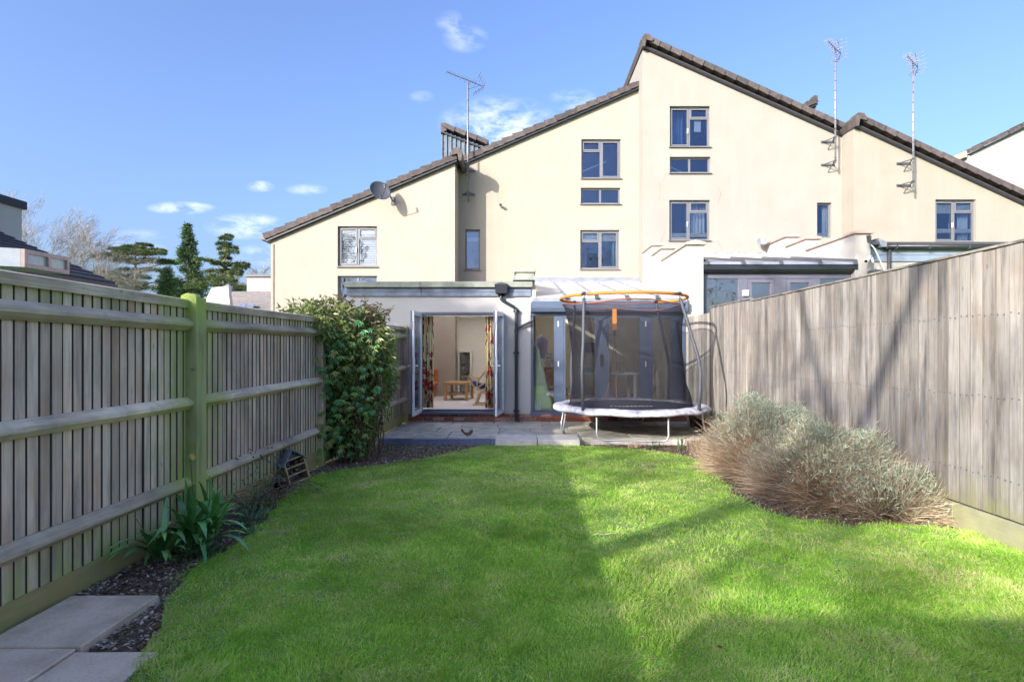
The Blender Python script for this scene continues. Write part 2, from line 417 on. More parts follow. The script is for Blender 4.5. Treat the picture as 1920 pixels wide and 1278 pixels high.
lawn_o = lb.build('lawn', MC['turf']); tag(lawn_o, kind='structure')
# triangulate along Y so the sheet follows the slope
import bmesh
bm = bmesh.new(); bm.from_mesh(lawn_o.data)
for yy in (6.0, 6.5, 7, 8, 9): bmesh.ops.bisect_plane(bm, geom=bm.verts[:]+bm.edges[:]+bm.faces[:], plane_co=(0, yy, 0), plane_no=(0, 1, 0))
bmesh.ops.triangulate(bm, faces=bm.faces[:])
for v in bm.verts: v.co.z = gz(v.co.y)+.014
bm.to_mesh(lawn_o.data); bm.free()
# ---------------------------------------------------------------- house shells
def holed_wall(name, mat, parent, Y, xs0, xs1, z0, ztop, holes, reveal=.15, facing=-1):
    """front face at Y of a wall whose top is the line ztop(x); rectangular holes get reveals"""
    mb = MB(); cuts = sorted(set([xs0, xs1]+[c for h in holes for c in h[:2]]))
    for a, b in zip(cuts, cuts[1:]):
        mid = (a+b)/2; hs = sorted([(h[2], h[3]) for h in holes if h[0] < mid < h[1]]); z = z0
        for h0, h1 in hs:
            if h0 > z: mb.face((a,Y,z),(b,Y,z),(b,Y,h0),(a,Y,h0))
            z = h1
        mb.face((a,Y,z),(b,Y,z),(b,Y,ztop(b)),(a,Y,ztop(a)))
    for x0, x1, h0, h1 in holes:
        r = Y+reveal
        mb.face((x0,Y,h0),(x0,Y,h1),(x0,r,h1),(x0,r,h0)); mb.face((x1,Y,h0),(x1,r,h0),(x1,r,h1),(x1,Y,h1))
        mb.face((x0,Y,h1),(x1,Y,h1),(x1,r,h1),(x0,r,h1)); mb.face((x0,Y,h0),(x0,r,h0),(x1,r,h0),(x1,Y,h0))
    return mb.build(name, mat, parent)
def hole(x0, x1, y0, y1, Y): return (PX(x0, Y), PX(x1, Y), PZ(y1, Y), PZ(y0, Y))
def window(house, rect, Y, layout, sill=True, vent=True, glass=None, mat=None, rec=.085):
    X0, X1, Z0, Z1 = rect; glass = glass or glassU; mat = mat or frameG
    y = Y+rec; d = .06; w = .05; mb = MB()
    mb.box(X0, X1, y, y+d, Z0, Z0+w); mb.box(X0, X1, y, y+d, Z1-w, Z1); mb.box(X0, X0+w, y, y+d, Z0+w, Z1-w); mb.box(X1-w, X1, y, y+d, Z0+w, Z1-w)
    panes = []
    xm = (X0+X1)/2
    ix0, ix1, iz0, iz1 = X0+w, X1-w, Z0+w, Z1-w
    if layout == 'one': panes = [(ix0, ix1, iz0, iz1, 0)]
    else:
        mb.box(xm-.028, xm+.028, y, y+d, iz0, iz1)
        L, R = (ix0, xm-.028), (xm+.028, ix1)
        if layout == 'two': panes = [(*L, iz0, iz1, 0), (*R, iz0, iz1, 0)]
        else:
            s, o = (L, R) if layout == 'left' else (R, L); zt = iz1-(iz1-iz0)*.27
            mb.box(s[0], s[1], y, y+d, zt-.02, zt+.02)
            panes = [(*s, zt+.02, iz1, 1), (*s, iz0, zt-.02, 0), (*o, iz0, iz1, 1)]
    for a, b_, c_, e, sash in panes:                  # opening lights carry a second, proud frame
        if sash:
            q = .038; f = y-.012
            mb.box(a, b_, f, f+.03, c_, c_+q); mb.box(a, b_, f, f+.03, e-q, e); mb.box(a, a+q, f, f+.03, c_+q, e-q); mb.box(b_-q, b_, f, f+.03, c_+q, e-q)
    fr = mb.build('window', mat, house)
    for a, b_, c_, e, sash in panes:
        p = MB().box(a, b_, y+.028, y+.034, c_, e).build('pane', glass, fr)
    if sill: MB().hexa([(X0-.03,Y-.06,Z0-.035),(X1+.03,Y-.06,Z0-.035),(X1+.03,Y+.06,Z0-.03),(X0-.03,Y+.06,Z0-.03),(X0-.03,Y-.06,Z0-.012),(X1+.03,Y-.06,Z0-.012),(X1+.03,Y+.06,Z0+.002),(X0-.03,Y+.06,Z0+.002)]).build('sill', sillG, fr)
    if vent: MB().box(xm-.28, xm+.28, y-.03, y-.001, Z1-.04, Z1-.008).build('vent', darkmet, fr)
    if layout in ('left', 'right'):
        hx = xm-.05 if layout == 'right' else xm+.05
        MB().box(hx-.012, hx+.012, y-.045, y-.013, Z0+.42, Z0+.56).build('handle', whiteP if layout == 'right' else frameG, fr)
    return fr
def verge(parent, A, B, n, Y, mat=tileM, depth=.4, jit=.006):
    """row of overlapping cloaked verge tiles from low end A to high end B (x,z) on the gable at Y"""
    ax, az = A; bx, bz = B; L = math.hypot(bx-ax, bz-az); t = L/n; ang = math.atan2(bz-az, bx-ax)
    mb = MB(); l = t*1.10
    mb.hexa([(0,-.155,-.135),(l,-.135,-.15),(l,depth,-.10),(0,depth,-.09),(0,-.165,.04),(l,-.14,-.005),(l,depth,-.0),(0,depth,.035)])
    me = mb.mesh('verge_tile'); me.materials.append(mat)
    for i in range(n):
        s = i/n
        piece(me, 'verge_tile', parent, (ax+(bx-ax)*s, Y+random.uniform(-jit, jit), az+(bz-az)*s+random.uniform(-jit, jit)), rot=(0, -ang if bx > ax else -ang, 0))
    nx, nz = -math.sin(ang), math.cos(ang)
    if nz < 0: nx, nz = -nx, -nz
    k = MB().prism([(ax-nx*.16,Y-.11,az-nz*.16),(bx-nx*.16,Y-.11,bz-nz*.16),(bx-nx*.21,Y-.11,bz-nz*.21),(ax-nx*.21,Y-.11,az-nz*.21)], (0,.29,0))
    k.build('verge_board', blackP, parent)
def gable(name, label, Y, xl, xr, zl, zr, depth, mat, holes, zbase=-.3, group=None, ntile=18, ridge='right', gut=True):
    """mono-pitch house end: tile line from (xl-,zl) to (xr,zr)"""
    h = thing(name, label, 'house', ((xl+xr)/2, Y, 0), group)
    drop = .23; top = lambda x: zl+(zr-zl)*(x-xl)/(xr-xl)-drop
    holed_wall('wall', mat, h, Y, xl, xr, zbase, top, holes)
    s = MB(); Yb = Y+depth
    s.face((xl,Y,zbase),(xl,Y,top(xl)),(xl,Yb,top(xl)),(xl,Yb,zbase)); s.face((xr,Y,zbase),(xr,Yb,zbase),(xr,Yb,top(xr)),(xr,Y,top(xr)))
    s.face((xl,Yb,zbase),(xl,Yb,top(xl)),(xr,Yb,top(xr)),(xr,Yb,zbase))
    s.build('side_wall', mat, h)
    fl = MB()
    for z in (2.6, 5.0):
        if z < max(zl, zr)-1: fl.box(xl+.02, min(xr-.02, xr), Y+.12, Yb-.02, z, z+.12)
    fl.build('inner_floor', MC['inner'], h)
    r = MB(); e = .10
    r.prism([(xl-(.06 if zl<zr else 0), Y+.02, top(xl)+.02), (xr, Y+.02, top(xr)+.02), (xr, Y+.02, top(xr)+.17), (xl, Y+.02, top(xl)+.17)], (0, depth, 0))
    r.build('roof', tileM, h)
    return h
m, t, b = newmat('inner'); b.inputs['Base Color'].default_value = (.60,.55,.46,1); b.inputs['Roughness'].default_value = .9; MC['inner'] = m
def ridge_end(parent, x, z, Y, side=1, back=6.5, mat=tileM):
    """cloaked ridge: pieces running back along the high edge, the first one a taller end cap"""
    n = int(back/.34)
    mb = MB()
    mb.prism([(-.10*side,0,-.24),(-.13*side,0,-.03),(-.04*side,0,.10),(.10*side,0,.08),(.20*side,0,-.05),(.16*side,0,-.10),(.0,0,-.06),(-.03*side,0,-.24)], (0,.36,0))
    me = mb.mesh('ridge_tile'); me.materials.append(mat)
    for i in range(n): piece(me, 'ridge_tile', parent, (x, Y-.20+i*.335, z+(.025 if i == 0 else (i % 2)*.006)), scale=(1.12 if i == 0 else 1, 1, 1.12 if i == 0 else 1))

YA, YB, YC, YD, YE = 16.3, 17.3, 16.7, 16.1, 12.3
# left house
hA = [hole(633,707,424,499,YA), hole(633,707,517,572,YA)]
zA = lambda x: 4.965+(7.29-4.965)*(x+7.37)/(7.37-1.83)
house_a = gable('terraced_house', 'peach rendered lowest gabled house at the left end of the row', YA, -7.25, -1.895, zA(-7.25), zA(-1.895), 7, wallA, hA)
window(house_a, hA[0], YA, 'right', glass=glassK); window(house_a, hA[1], YA, 'two', vent=False)
verge(house_a, (-7.42, 4.945), (-1.90, 7.26), 17, YA); ridge_end(house_a, -1.80, 7.30, YA, -1)
MB().tube([(-7.18,YA-.03,4.7),(-7.18,YA-.03,0)], .012, 6).build('cable', wallA, house_a)
MB().box(-7.52,-7.38,YA-.08,YA+6.8,4.80,4.90).build('gutter', gutterM, house_a)
# our house
hB = [hole(1090,1164,261,334,YB), hole(1089,1163,352,382,YB), hole(1088,1161,431,504,YB), hole(872,900,430,505,YB),(-3.3,.15,.2,2.79),(.32,3.5,.2,3.45)]
hB = hB[:4]
zB = lambda x: 7.50+(9.87-7.50)*(x+1.87)/(3.66+1.87)
house_b = gable('terraced_house', 'cream rendered middle house with a flat roofed extension and open garden doors', YB, -1.895, 3.655, zB(-1.895), zB(3.655), 6.5, wallB, hB, zbase=2.83)
window(house_b, hB[0], YB, 'left'); window(house_b, hB[1], YB, 'two', vent=False); window(house_b, hB[2], YB, 'left'); window(house_b, hB[3], YB, 'one', vent=False)
verge(house_b, (-1.84, 7.50), (3.66, 9.86), 17, YB)
# right neighbour
hC = [hole(1256,1331,199,275,YC), hole(1256,1332,294,324,YC), hole(1255,1331,375,450,YC), hole(1532,1559,380,446,YC)]
zC = lambda x: 10.77+(8.20-10.77)*(x-3.74)/(9.54-3.74)
house_c = gable('terraced_house', 'tall stone coloured house with cracks in its render, highest gable of the row', YC, 3.655, 9.59, zC(3.655), zC(9.59), 7, wallC, hC)
window(house_c, hC[0], YC, 'right'); window(house_c, hC[1], YC, 'two', vent=False); window(house_c, hC[2], YC, 'right'); window(house_c, hC[3], YC, 'one', vent=False, sill=False)
verge(house_c, (9.62, 8.165), (3.78, 10.76), 18, YC); ridge_end(house_c, 3.72, 10.80, YC, 1)
# next neighbour
hD = [hole(1754,1830,374,453,YD)]
zD = lambda x: 8.20+(5.97-8.20)*(x-9.66)/(14.49-9.66)
house_d = gable('terraced_house', 'sand coloured house on the right beyond the fence with a single aerial on its gable', YD, 9.59, 17.2, zD(9.59), zD(17.2), 7, wallD, hD)
window(house_d, hD[0], YD, 'right')
verge(house_d, (17.3, zD(17.3)), (9.72, zD(9.72)), 23, YD); ridge_end(house_d, 9.66, 8.22, YD, 1)
# far right house, rising the other way
YF = 24
he = thing('terraced_house', 'pale white house end at the far right edge with a roof rising to the right', 'house', (21, YF, 0))
zE0, zE1 = PZ(283, YF), PZ(232, YF); xE0, xE1 = PX(1816, YF), PX(1922, YF); k = (zE1-zE0)/(xE1-xE0)
MB().prism([(xE0,YF,0),(xE0+6,YF,0),(xE0+6,YF,zE0+6*k-.2),(xE0,YF,zE0-.2)], (0,6,0)).build('wall', wallE, he)
verge(he, (xE0-.1, zE0), (xE0+6, zE0+6.1*k), 11, YF)
MB().box(xE0-.2, xE0-.1, YF-.05, YF+6, zE0-.28, zE0-.02).build('gutter', stoneC, he)
# stair dormers behind the ridges
def dormer(parent, X0, X1, Y, zt0, zt1, zb, n):
    mb = MB(); mb.prism([(X0,Y,zb),(X1,Y,zb),(X1,Y,zt1),(X0,Y,zt0)], (0,3,0)); d = mb.build('dormer', MC['zinc'], parent)
    r = MB()
    for i in range(n+1):
        x = X0+(X1-X0)*i/n; r.box(x-.02, x+.02, Y-.05, Y-.002, zb, zt0+(zt1-zt0)*i/n)
    r.build('standing_seam', MC['zinc'], d)
    return d
plain('zinc', (.10,.135,.18), .6, .0, var=.25)
dB = dormer(house_b, PX(829,20), PX(912,20), 20, PZ(246,20), PZ(277,20), 7.2, 10)
verge(house_b, (PX(914,20), PZ(272,20)), (PX(832,20), PZ(240,20)), 4, 20)
MB().prism([(PX(827,20),19.9,PZ(252,20)),(PX(827,20),19.9,PZ(232,20)),(PX(836,20),19.9,PZ(234,20)),(PX(838,20),19.9,PZ(246,20))], (0,.3,0)).build('ridge_cap', tileM, house_b)
dC = dormer(house_c, PX(1497,19), PX(1528,19), 19, PZ(204,19), PZ(190,19), 8.2, 4)
verge(house_c, (PX(1492,19), PZ(204,19)), (PX(1526,19), PZ(188,19)), 2, 19)
MB().prism([(PX(1521,19),18.9,PZ(196,19)),(PX(1524,19),18.9,PZ(181,19)),(PX(1531,19),18.9,PZ(182,19)),(PX(1529,19),18.9,PZ(196,19))], (0,.3,0)).build('ridge_cap', tileM, house_c)
# repaired cracks in the render of the tall house
def crack(pts):
    q = []
    for (x0, y0), (x1, y1) in zip(pts, pts[1:]):
        for s in (0, .25, .5, .75): q.append((x0+(x1-x0)*s+random.uniform(-.9, .9), y0+(y1-y0)*s))
    q.append(pts[-1]); mb = MB()
    w = [PX(CX+.75, YC)*random.uniform(.5, 1.2) for _ in q]
    L = [P(x, y, YC-.006) for x, y in q]
    for i in range(len(L)-1):
        a, b_ = L[i], L[i+1]
        mb.prism([(a.x-w[i],a.y,a.z),(a.x+w[i],a.y,a.z),(b_.x+w[i+1],b_.y,b_.z),(b_.x-w[i+1],b_.y,b_.z)], (0,.01,0))
    mb.build('crack', plain('crack_filler', (.30,.25,.20), .9), house_c)
crack([(1250,326),(1240,342)]); crack([(1234,340),(1238,356),(1236,374)]); crack([(1346,350),(1352,365),(1345,382)])
crack([(1248,432),(1241,448),(1238,455)]); crack([(1344,450),(1353,466),(1343,486)])
# ---------------------------------------------------------------- our extension
mp_, t_, b_ = newmat('polycarbonate'); t_.nodes.remove(b_)
d1 = t_.nodes.new('ShaderNodeBsdfTranslucent'); d1.inputs[0].default_value = (.9,.9,.88,1); d2 = t_.nodes.new('ShaderNodeBsdfPrincipled'); d2.inputs['Base Color'].default_value = (.93,.91,.85,1); d2.inputs['Roughness'].default_value = .3
m1 = t_.nodes.new('ShaderNodeMixShader'); m1.inputs[0].default_value = .5; t_.links.new(d1.outputs[0], m1.inputs[2]); t_.links.new(d2.outputs[0], m1.inputs[1]); t_.links.new(m1.outputs[0], t_.nodes['Material Output'].inputs[0])
mp_roof = mp_
opal, t_, b_ = newmat('opal_acrylic'); t_.nodes.remove(b_); d1 = t_.nodes.new('ShaderNodeBsdfTranslucent'); d1.inputs[0].default_value = (.95,.95,.93,1); t_.links.new(d1.outputs[0], t_.nodes['Material Output'].inputs[0])
ext = house_b
DX0, DX1, DZ0, DZ1 = PX(787,YE), PX(943,YE), .205, PZ(585,YE)
PL0 = .20
holed_wall('extension_wall', wallX, ext, YE, PX(650,YE), PX(995,YE), PL0, lambda x: 2.78, [(DX0, DX1, DZ0, DZ1)], reveal=.12)
MB().face((PX(650,YE),YE,-.3),(PX(650,YE),YE,3),(PX(650,YE),YB,3),(PX(650,YE),YB,-.3)).build('extension_side', wallX, ext)
for z0, z1 in ((2.775, 2.862), (2.868, 2.955)):
    for xa, xb in ((652, 790), (791, 935), (946, 996)):
        MB().box(PX(xa,YE), PX(xb,YE)-.003, YE-.05, YE-.004, z0, z1).build('fascia_board', MC.get('fascia') or plain('fascia', (.14,.17,.24), .6, var=.35, scale=5, bm=.4, orand=.25), ext)
for xa, xb in ((648, 790), (790.3, 936), (944, 999)):
    MB().hexa([(PX(xa,YE),YE-.13,2.96),(PX(xb,YE)-.004,YE-.13,2.96),(PX(xb,YE)-.004,YE+.2,2.97),(PX(xa,YE),YE+.2,2.97),(PX(xa,YE),YE-.13,3.085),(PX(xb,YE)-.004,YE-.13,3.085),(PX(xb,YE)-.004,YE+.2,3.12),(PX(xa,YE),YE+.2,3.12)]).build('coping', stoneG, ext, bevel=.008)
for a_ in ((PX(650,YE)+.01,-2.95,YE+.2,YB-.01),(-.15,.23,YE+.2,YB-.01),(-2.95,-.15,YE+.2,12.95),(-2.95,-.15,16.5,YB-.01)): MB().box(*a_, 2.86, 3.0).build('flat_roof', leadM, ext)
MB().box(-3.0,-.1,12.9,16.55,3.003,3.012).build('added_light_pane', opal, ext)  # unseen opal pane and roof opening, added to brighten the room below
# upstand between the flat roof and the lean-to
MB().box(.235, .34, YE-.02, YB-.005, 2.62, 3.06).build('party_upstand', plain('flaking_render', (.62,.52,.46), .9, var=.3, scale=14, bm=.6), ext)
MB().hexa([(PX(962,12.5),YE-.12,3.12),(.33,YE-.12,3.12),(.33,YE+.5,3.12),(PX(962,12.5),YE+.5,3.12),(PX(969,12.5),YE-.0,3.30),(.30,YE-.0,3.30),(.30,YE+.5,3.30),(PX(969,12.5),YE+.5,3.30)]).build('parapet', stoneG, ext)
MB().prism([(-.13,YE-.05,3.30),(.34,YE-.05,3.30),(.34,YE-.05,3.37),(.10,YE-.05,3.41),(-.13,YE-.05,3.36)], (0,1.0,0)).build('coping', stoneC, ext, bevel=.01)
MB().prism([(-.06,YE+1,3.40),(.36,YE+1,3.40),(.36,YE+1,3.52),(.15,YE+1,3.57),(-.06,YE+1,3.52)], (0,3.9,0)).build('coping', stoneC, ext, bevel=.01)
# plinth bricks
brickM = [plain('brick_red', (.30,.095,.055), .85, var=.25, scale=20, orand=.5), plain('brick_brown', (.20,.11,.085), .85, var=.3, scale=20, orand=.5), plain('brick_pink', (.36,.20,.15), .85, var=.3, scale=20, orand=.4)]
MB().box(PX(765,YE), 3.65, YE+.012, YE+.1, -.2, .20).build('mortar', concr, ext)
bme = MB().box(0, .215, 0, .1, 0, .065).mesh('brick')
bmes = []
for m_ in brickM: q = bme.copy(); q.materials.append(m_); bmes.append(q)
for r in range(3):
    x = PX(765,YE)-(.11 if r % 2 else 0)
    while x < 3.6:
        w_ = 1
        piece(random.choice(bmes if x < .3 else [bmes[0], bmes[0], bmes[2]]), 'brick', ext, (max(x, PX(765,YE)), YE-.008+random.uniform(-.004, .003), -.022+r*.075), scale=(1, 1, 1))
        x += .225
# french doors
def rect_frame(mb, x0, x1, z0, z1, y0, y1, w, wb=None):
    wb = wb or w
    mb.box(x0, x1, y0, y1, z0, z0+wb); mb.box(x0, x1, y0, y1, z1-w, z1); mb.box(x0, x0+w, y0, y1, z0+wb, z1-w); mb.box(x1-w, x1, y0, y1, z0+wb, z1-w)
df = MB(); rect_frame(df, DX0, DX1, DZ0+.075, DZ1, YE-.015, YE+.09, .055, .012); dfo = df.build('door_frame', frameB, ext)
MB().box(DX0, DX1, YE+.045, YE+.10, DZ1-.09, DZ1-.055).build('weather_strip', whiteP, dfo)
MB().box(DX0+.15, DX1-.15, YE-.03, YE-.016, DZ1-.045, DZ1-.018).build('vent', darkmet, dfo)
MB().hexa([(DX0-.03,YE-.09,DZ0-.005),(DX1+.03,YE-.09,DZ0-.005),(DX1+.03,YE+.1,DZ0),(DX0-.03,YE+.1,DZ0),(DX0-.03,YE-.09,DZ0+.045),(DX1+.03,YE-.09,DZ0+.045),(DX1+.03,YE+.1,DZ0+.08),(DX0-.03,YE+.1,DZ0+.08)]).build('sill', frameB, dfo)
def door_leaf(hx, ang, w=.83, handle=1):
    """leaf in local coordinates: hinge at origin, opening outwards by ang (radians, from +x)"""
    z0, z1 = DZ0+.03, DZ1-.03; f = MB(); g_ = MB(); wf = MB()
    rect_frame(f, 0, w, z0, z1, -.035, .0, .085); rect_frame(wf, 0, w, z0, z1, .001, .034, .085); g_.box(.08, w-.08, -.006, .006, z0+.08, z1-.08)
    M = Matrix.Translation((hx, YE-.02, 0)) @ Matrix.Rotation(ang, 4, 'Z')
    for q in (f, g_, wf): q.xform(M)
    o = f.build('door', frameB, ext); wf.build('inner_frame', whiteP, o); g_.build('pane', glassK, o)
    hd = MB(); hd.box(w-.07, w-.03, -.045, .045, 1.15, 1.40); hd.box(w-.15, w-.04, -.09, -.07, 1.26, 1.285); hd.box(w-.055, w-.035, -.09, -.04, 1.26, 1.285)
    hd.box(w-.15, w-.04, .07, .09, 1.26, 1.285); hd.box(w-.055, w-.035, .04, .09, 1.26, 1.285)
    hd.xform(M); hd.build('handle', whiteP, o)
    lk = MB(); [lk.box(w+.0005, w+.006, -.012, .012, z, z+l_) for z, l_ in ((.5, .12), (1.1, .35), (2.0, .18))]; lk.xform(M); lk.build('lock_plate', alum, o)
    return o
door_leaf(DX0+.02, math.radians(-91.5)); 
dl = door_leaf(DX1-.005, math.radians(-99))
# flip the right leaf so that the white inside looks into the opening
# ---------------------------------------------------------------- glazed lean-to of our house
GX0, GX1 = .345, 3.65
gy = YE+.02
mem = [(994,1000),(1039,1057),(1119,1139),(1203,1221),(1262,1285)]
zS, zHd = PZ(771,YE), PZ(592,YE)
gf = MB()
for a, b_ in mem: gf.box(PX(a,YE), min(PX(b_,YE), 3.645), gy, gy+.07, zS, zHd)
gf.box(PX(994,YE), 3.645, gy-.004, gy+.074, zHd, PZ(585,YE)); gf.box(PX(994,YE), 3.645, gy-.03, gy+.074, PZ(779,YE), zS)
gfo = gf.build('glazed_screen', frameB, ext, bevel=.006)
for (a, b_), (c_, d_) in zip(mem, mem[1:]):
    MB().box(PX(b_,YE), PX(c_,YE), gy+.03, gy+.042, zS, zHd).build('pane', glassK, gfo)
    sx0, sx1 = PX(b_,YE), PX(c_,YE)
    if a > 1000:
        s_ = MB(); rect_frame(s_, sx0, sx1, zS, zHd, gy-.008, gy+.028, .035); s_.build('sash', frameB, gfo)
for x in (1047, 1211):
    for y in (607, 682): MB().box(PX(x,YE)-.012, PX(x,YE)+.012, gy-.02, gy-.001, PZ(y+5,YE), PZ(y-5,YE)).build('hinge', whiteP, gfo)
MB().box(PX(1127,YE)-.02, PX(1127,YE)+.02, gy-.05, gy-.001, 1.25, 1.5).build('handle', blackP, gfo)
# gutter and header beam
MB().prism([(GX0-.1,YE-.14,PZ(585,YE)),(GX0-.1,YE-.17,PZ(578,YE)),(GX0-.1,YE-.17,PZ(566,YE)),(GX0-.1,YE+.02,PZ(566,YE)),(GX0-.1,YE+.02,PZ(586,YE))], (3.4,0,0)).build('gutter', frameB, ext)
MB().box(GX0-.08, 3.64, YE-.12, YE+.05, PZ(566,YE)+.001, PZ(562,YE)+.02).build('eaves_beam', leadM, ext)
ry0, rz0, ry1, rz1 = YE-.12, PZ(562,YE)+.03, YB-.02, 3.70
NR = 5
for i in range(NR):
    xa = GX0+(3.64-GX0)*i/NR; xb = GX0+(3.64-GX0)*(i+1)/NR
    MB().hexa([(xa+.02,ry0,rz0),(xb-.02,ry0,rz0),(xb-.02,ry1,rz1),(xa+.02,ry1,rz1),(xa+.02,ry0,rz0+.02),(xb-.02,ry0,rz0+.02),(xb-.02,ry1,rz1+.02),(xa+.02,ry1,rz1+.02)]).build('roof_panel', mp_, ext)
    if i:
        MB().hexa([(xa-.025,ry0-.02,rz0),(xa+.025,ry0-.02,rz0),(xa+.025,ry1,rz1),(xa-.025,ry1,rz1),(xa-.025,ry0-.02,rz0+.045),(xa+.025,ry0-.02,rz0+.045),(xa+.025,ry1,rz1+.045),(xa-.025,ry1,rz1+.045)]).build('glazing_bar', leadM, ext)
        MB().box(xa-.04, xa+.04, ry0-.06, ry0-.021, rz0-.02, rz0+.06).build('end_cap', darkmet, ext)
MB().hexa([(GX0-.05,YB-.35,3.66),(3.645,YB-.35,3.66),(3.645,YB-.004,3.70),(GX0-.05,YB-.004,3.70),(GX0-.05,YB-.35,3.70),(3.645,YB-.35,3.70),(3.645,YB-.004,3.86),(GX0-.05,YB-.004,3.86)]).build('lead_flashing', leadM, ext)
# rainwater hopper and pipes
hp = thing('drainpipe', 'black rainwater pipe with a square hopper on the wall between the doors and the lean-to', 'drainpipe', P(970,790,YE-.08))
MB().hexa([(PX(930,YE),YE-.2,2.82),(PX(951,YE),YE-.2,2.82),(PX(951,YE),YE-.06,2.82),(PX(930,YE),YE-.06,2.82),(PX(928,YE),YE-.22,3.02),(PX(953,YE),YE-.22,3.02),(PX(953,YE),YE-.06,3.02),(PX(928,YE),YE-.06,3.02)]).build('hopper', blackP, hp, bevel=.008)
MB().prism([(PX(928,YE),YE-.2,3.02),(PX(953,YE),YE-.2,3.02),(PX(941,YE),YE-.2,3.07)], (0,.12,0)).build('hopper_lid', gutterM, hp)
pY = YE-.08
pts = [P(939.5,551,pY),P(939.5,560,pY),P(943,564,pY),P(963,575,pY),P(967,580,pY),P(968,590,pY),P(968,785,pY),P(968.5,790,pY)]
MB().tube(pts+[Vector((pts[-1].x+.05,pY-.03,.06))], .036, 10).build('pipe', blackP, hp, smooth=True)
MB().tube([P(1001,592,pY),P(1000,600,pY),P(996,603,pY),P(972,614,pY),P(969,617,pY)], .028, 10).build('branch_pipe', blackP, hp, smooth=True)
jm = MB().lathe([(.0,-.03),(.046,-.03),(.046,.03),(.0,.03)], (0,0,0), 12).mesh('pipe_joint'); jm.materials.append(blackP)
for y in (583, 620, 661, 770): piece(jm, 'pipe_joint', hp, P(968,y,pY))
cm = MB().box(-.07,.07,.0,.07,-.012,.012).mesh('pipe_bracket'); cm.materials.append(blackP)
for y in (583, 661, 770): piece(cm, 'pipe_bracket', hp, P(968,y,pY))
# ---------------------------------------------------------------- party walls with stepped copings
def party(label, X0, X1, secs, mat, toph):
    p = thing('party_wall', label, 'wall', ((X0+X1)/2, YE, 0))
    for i, (ya, yb, z) in enumerate(secs):
        MB().box(X0, X1, ya, yb-.002, -.2, z-.075).build('wall_section', mat, p)
        zz = z; e = .045; xm = (X0+X1)/2
        MB().prism([(X0-e,ya-.06,zz-.074),(X1+e,ya-.06,zz-.074),(X1+e,ya-.06,zz-.02),(xm,ya-.06,zz+.03),(X0-e,ya-.06,zz-.02)], (0,yb-ya+.03,0)).build('coping', toph, p, bevel=.008)
    return p
wallP = render_wall('render_party', (.42,.40,.37))
pw1 = party('white party wall with stepped stone coping between the glass lean-to and the next door extension', 3.655, 4.02, [(YE-.03,14.45,3.97),(14.45,15.5,4.28),(15.5,16.68,4.56)], wallP, stoneC)
pw2 = party('white party wall with stepped pink coping behind the right fence, floodlight on its end', 7.36, 7.70, [(12.3,14.4,4.22),(14.4,15.5,4.52),(15.5,16.68,4.80)], wallP, plain('coping_pink', (.44,.31,.26), .85, var=.2, scale=8, bm=.4))
# ---------------------------------------------------------------- right neighbour's lean-to
YN = 12.45; ncx = house_c
nm = [(1319,1325),(1384,1402),(1451,1474),(1523,1538),(1600,1609)]
gf = MB(); z0, z1 = .2, PZ(522,YN)
for a, b_ in nm: gf.box(PX(a,YN), PX(b_,YN), YN, YN+.07, z0, z1)
gf.box(4.03, 7.35, YN-.004, YN+.074, z1, PZ(513,YN)); gf.box(4.03, 7.35, YN-.004, YN+.074, 0, z0)
go = gf.build('glazed_screen', frameD, ncx, bevel=.005)
for i, ((a, b_), (c_, d_)) in enumerate(zip(nm, nm[1:])):
    MB().box(PX(b_,YN), PX(c_,YN), YN+.03, YN+.04, z0, z1).build('pane', glassN, go)
    if i in (1, 2):
        s_ = MB(); rect_frame(s_, PX(b_,YN), PX(c_,YN), z0, z1-.01, YN-.02, YN+.028, .085); s_.build('sash', frameD, go)
MB().box(PX(1391,YN), PX(1402,YN), YN-.06, YN-.021, 2.80, 2.92).build('lock_plate', whiteP, go)
MB().box(PX(1528,YN), PX(1535,YN), YN-.06, YN-.021, 2.85, 2.9).build('lock_plate', whiteP, go)
MB().prism([(4.05,YN-.10,PZ(512,YN)),(4.05,YN-.16,PZ(507,YN)),(4.05,YN-.16,PZ(498,YN)),(4.05,YN+.0,PZ(498,YN)),(4.05,YN+.0,PZ(513,YN))], (3.38,0,0)).build('gutter', blackP, ncx, bevel=.01)
MB().tube([P(1610,505,YN-.1),P(1612,520,YN-.1),P(1612,560,YN-.1)], .035, 8).build('downpipe', gutterM, ncx, smooth=True)
nr0, nr1 = PZ(498,YN)+.01, 4.30
MB().hexa([(4.03,YN-.14,nr0),(7.35,YN-.14,nr0),(7.35,YC-.01,nr1),(4.03,YC-.01,nr1),(4.03,YN-.14,nr0+.05),(7.35,YN-.14,nr0+.05),(7.35,YC-.01,nr1+.05),(4.03,YC-.01,nr1+.05)]).build('lean_to_roof', leadM, ncx)
for x in (1325, 1393, 1464, 1537, 1603):
    X = PX(x, YN-.15)
    MB().hexa([(X-.04,YN-.2,nr0-.02),(X+.04,YN-.2,nr0-.02),(X+.04,YC-.02,nr1+.05),(X-.04,YC-.02,nr1+.05),(X-.02,YN-.2,nr0+.10),(X+.02,YN-.2,nr0+.10),(X+.02,YC-.02,nr1+.13),(X-.02,YC-.02,nr1+.13)]).build('glazing_bar', darkmet, ncx)
fl = MB(); nseg = 30; prev = None
for i in range(nseg+1):
    x = 4.03+(7.34-4.03)*i/nseg; z = 4.52+random.uniform(-.03, .04)
    if prev: fl.hexa([(prev[0],YC-.10,4.30),(x,YC-.10,4.30),(x,YC-.004,4.32),(prev[0],YC-.004,4.32),(prev[0],YC-.10,4.34),(x,YC-.10,4.34),(x,YC-.004,z),(prev[0],YC-.004,prev[1])])
    prev = (x, z)
fl.build('lead_flashing', leadM, ncx)
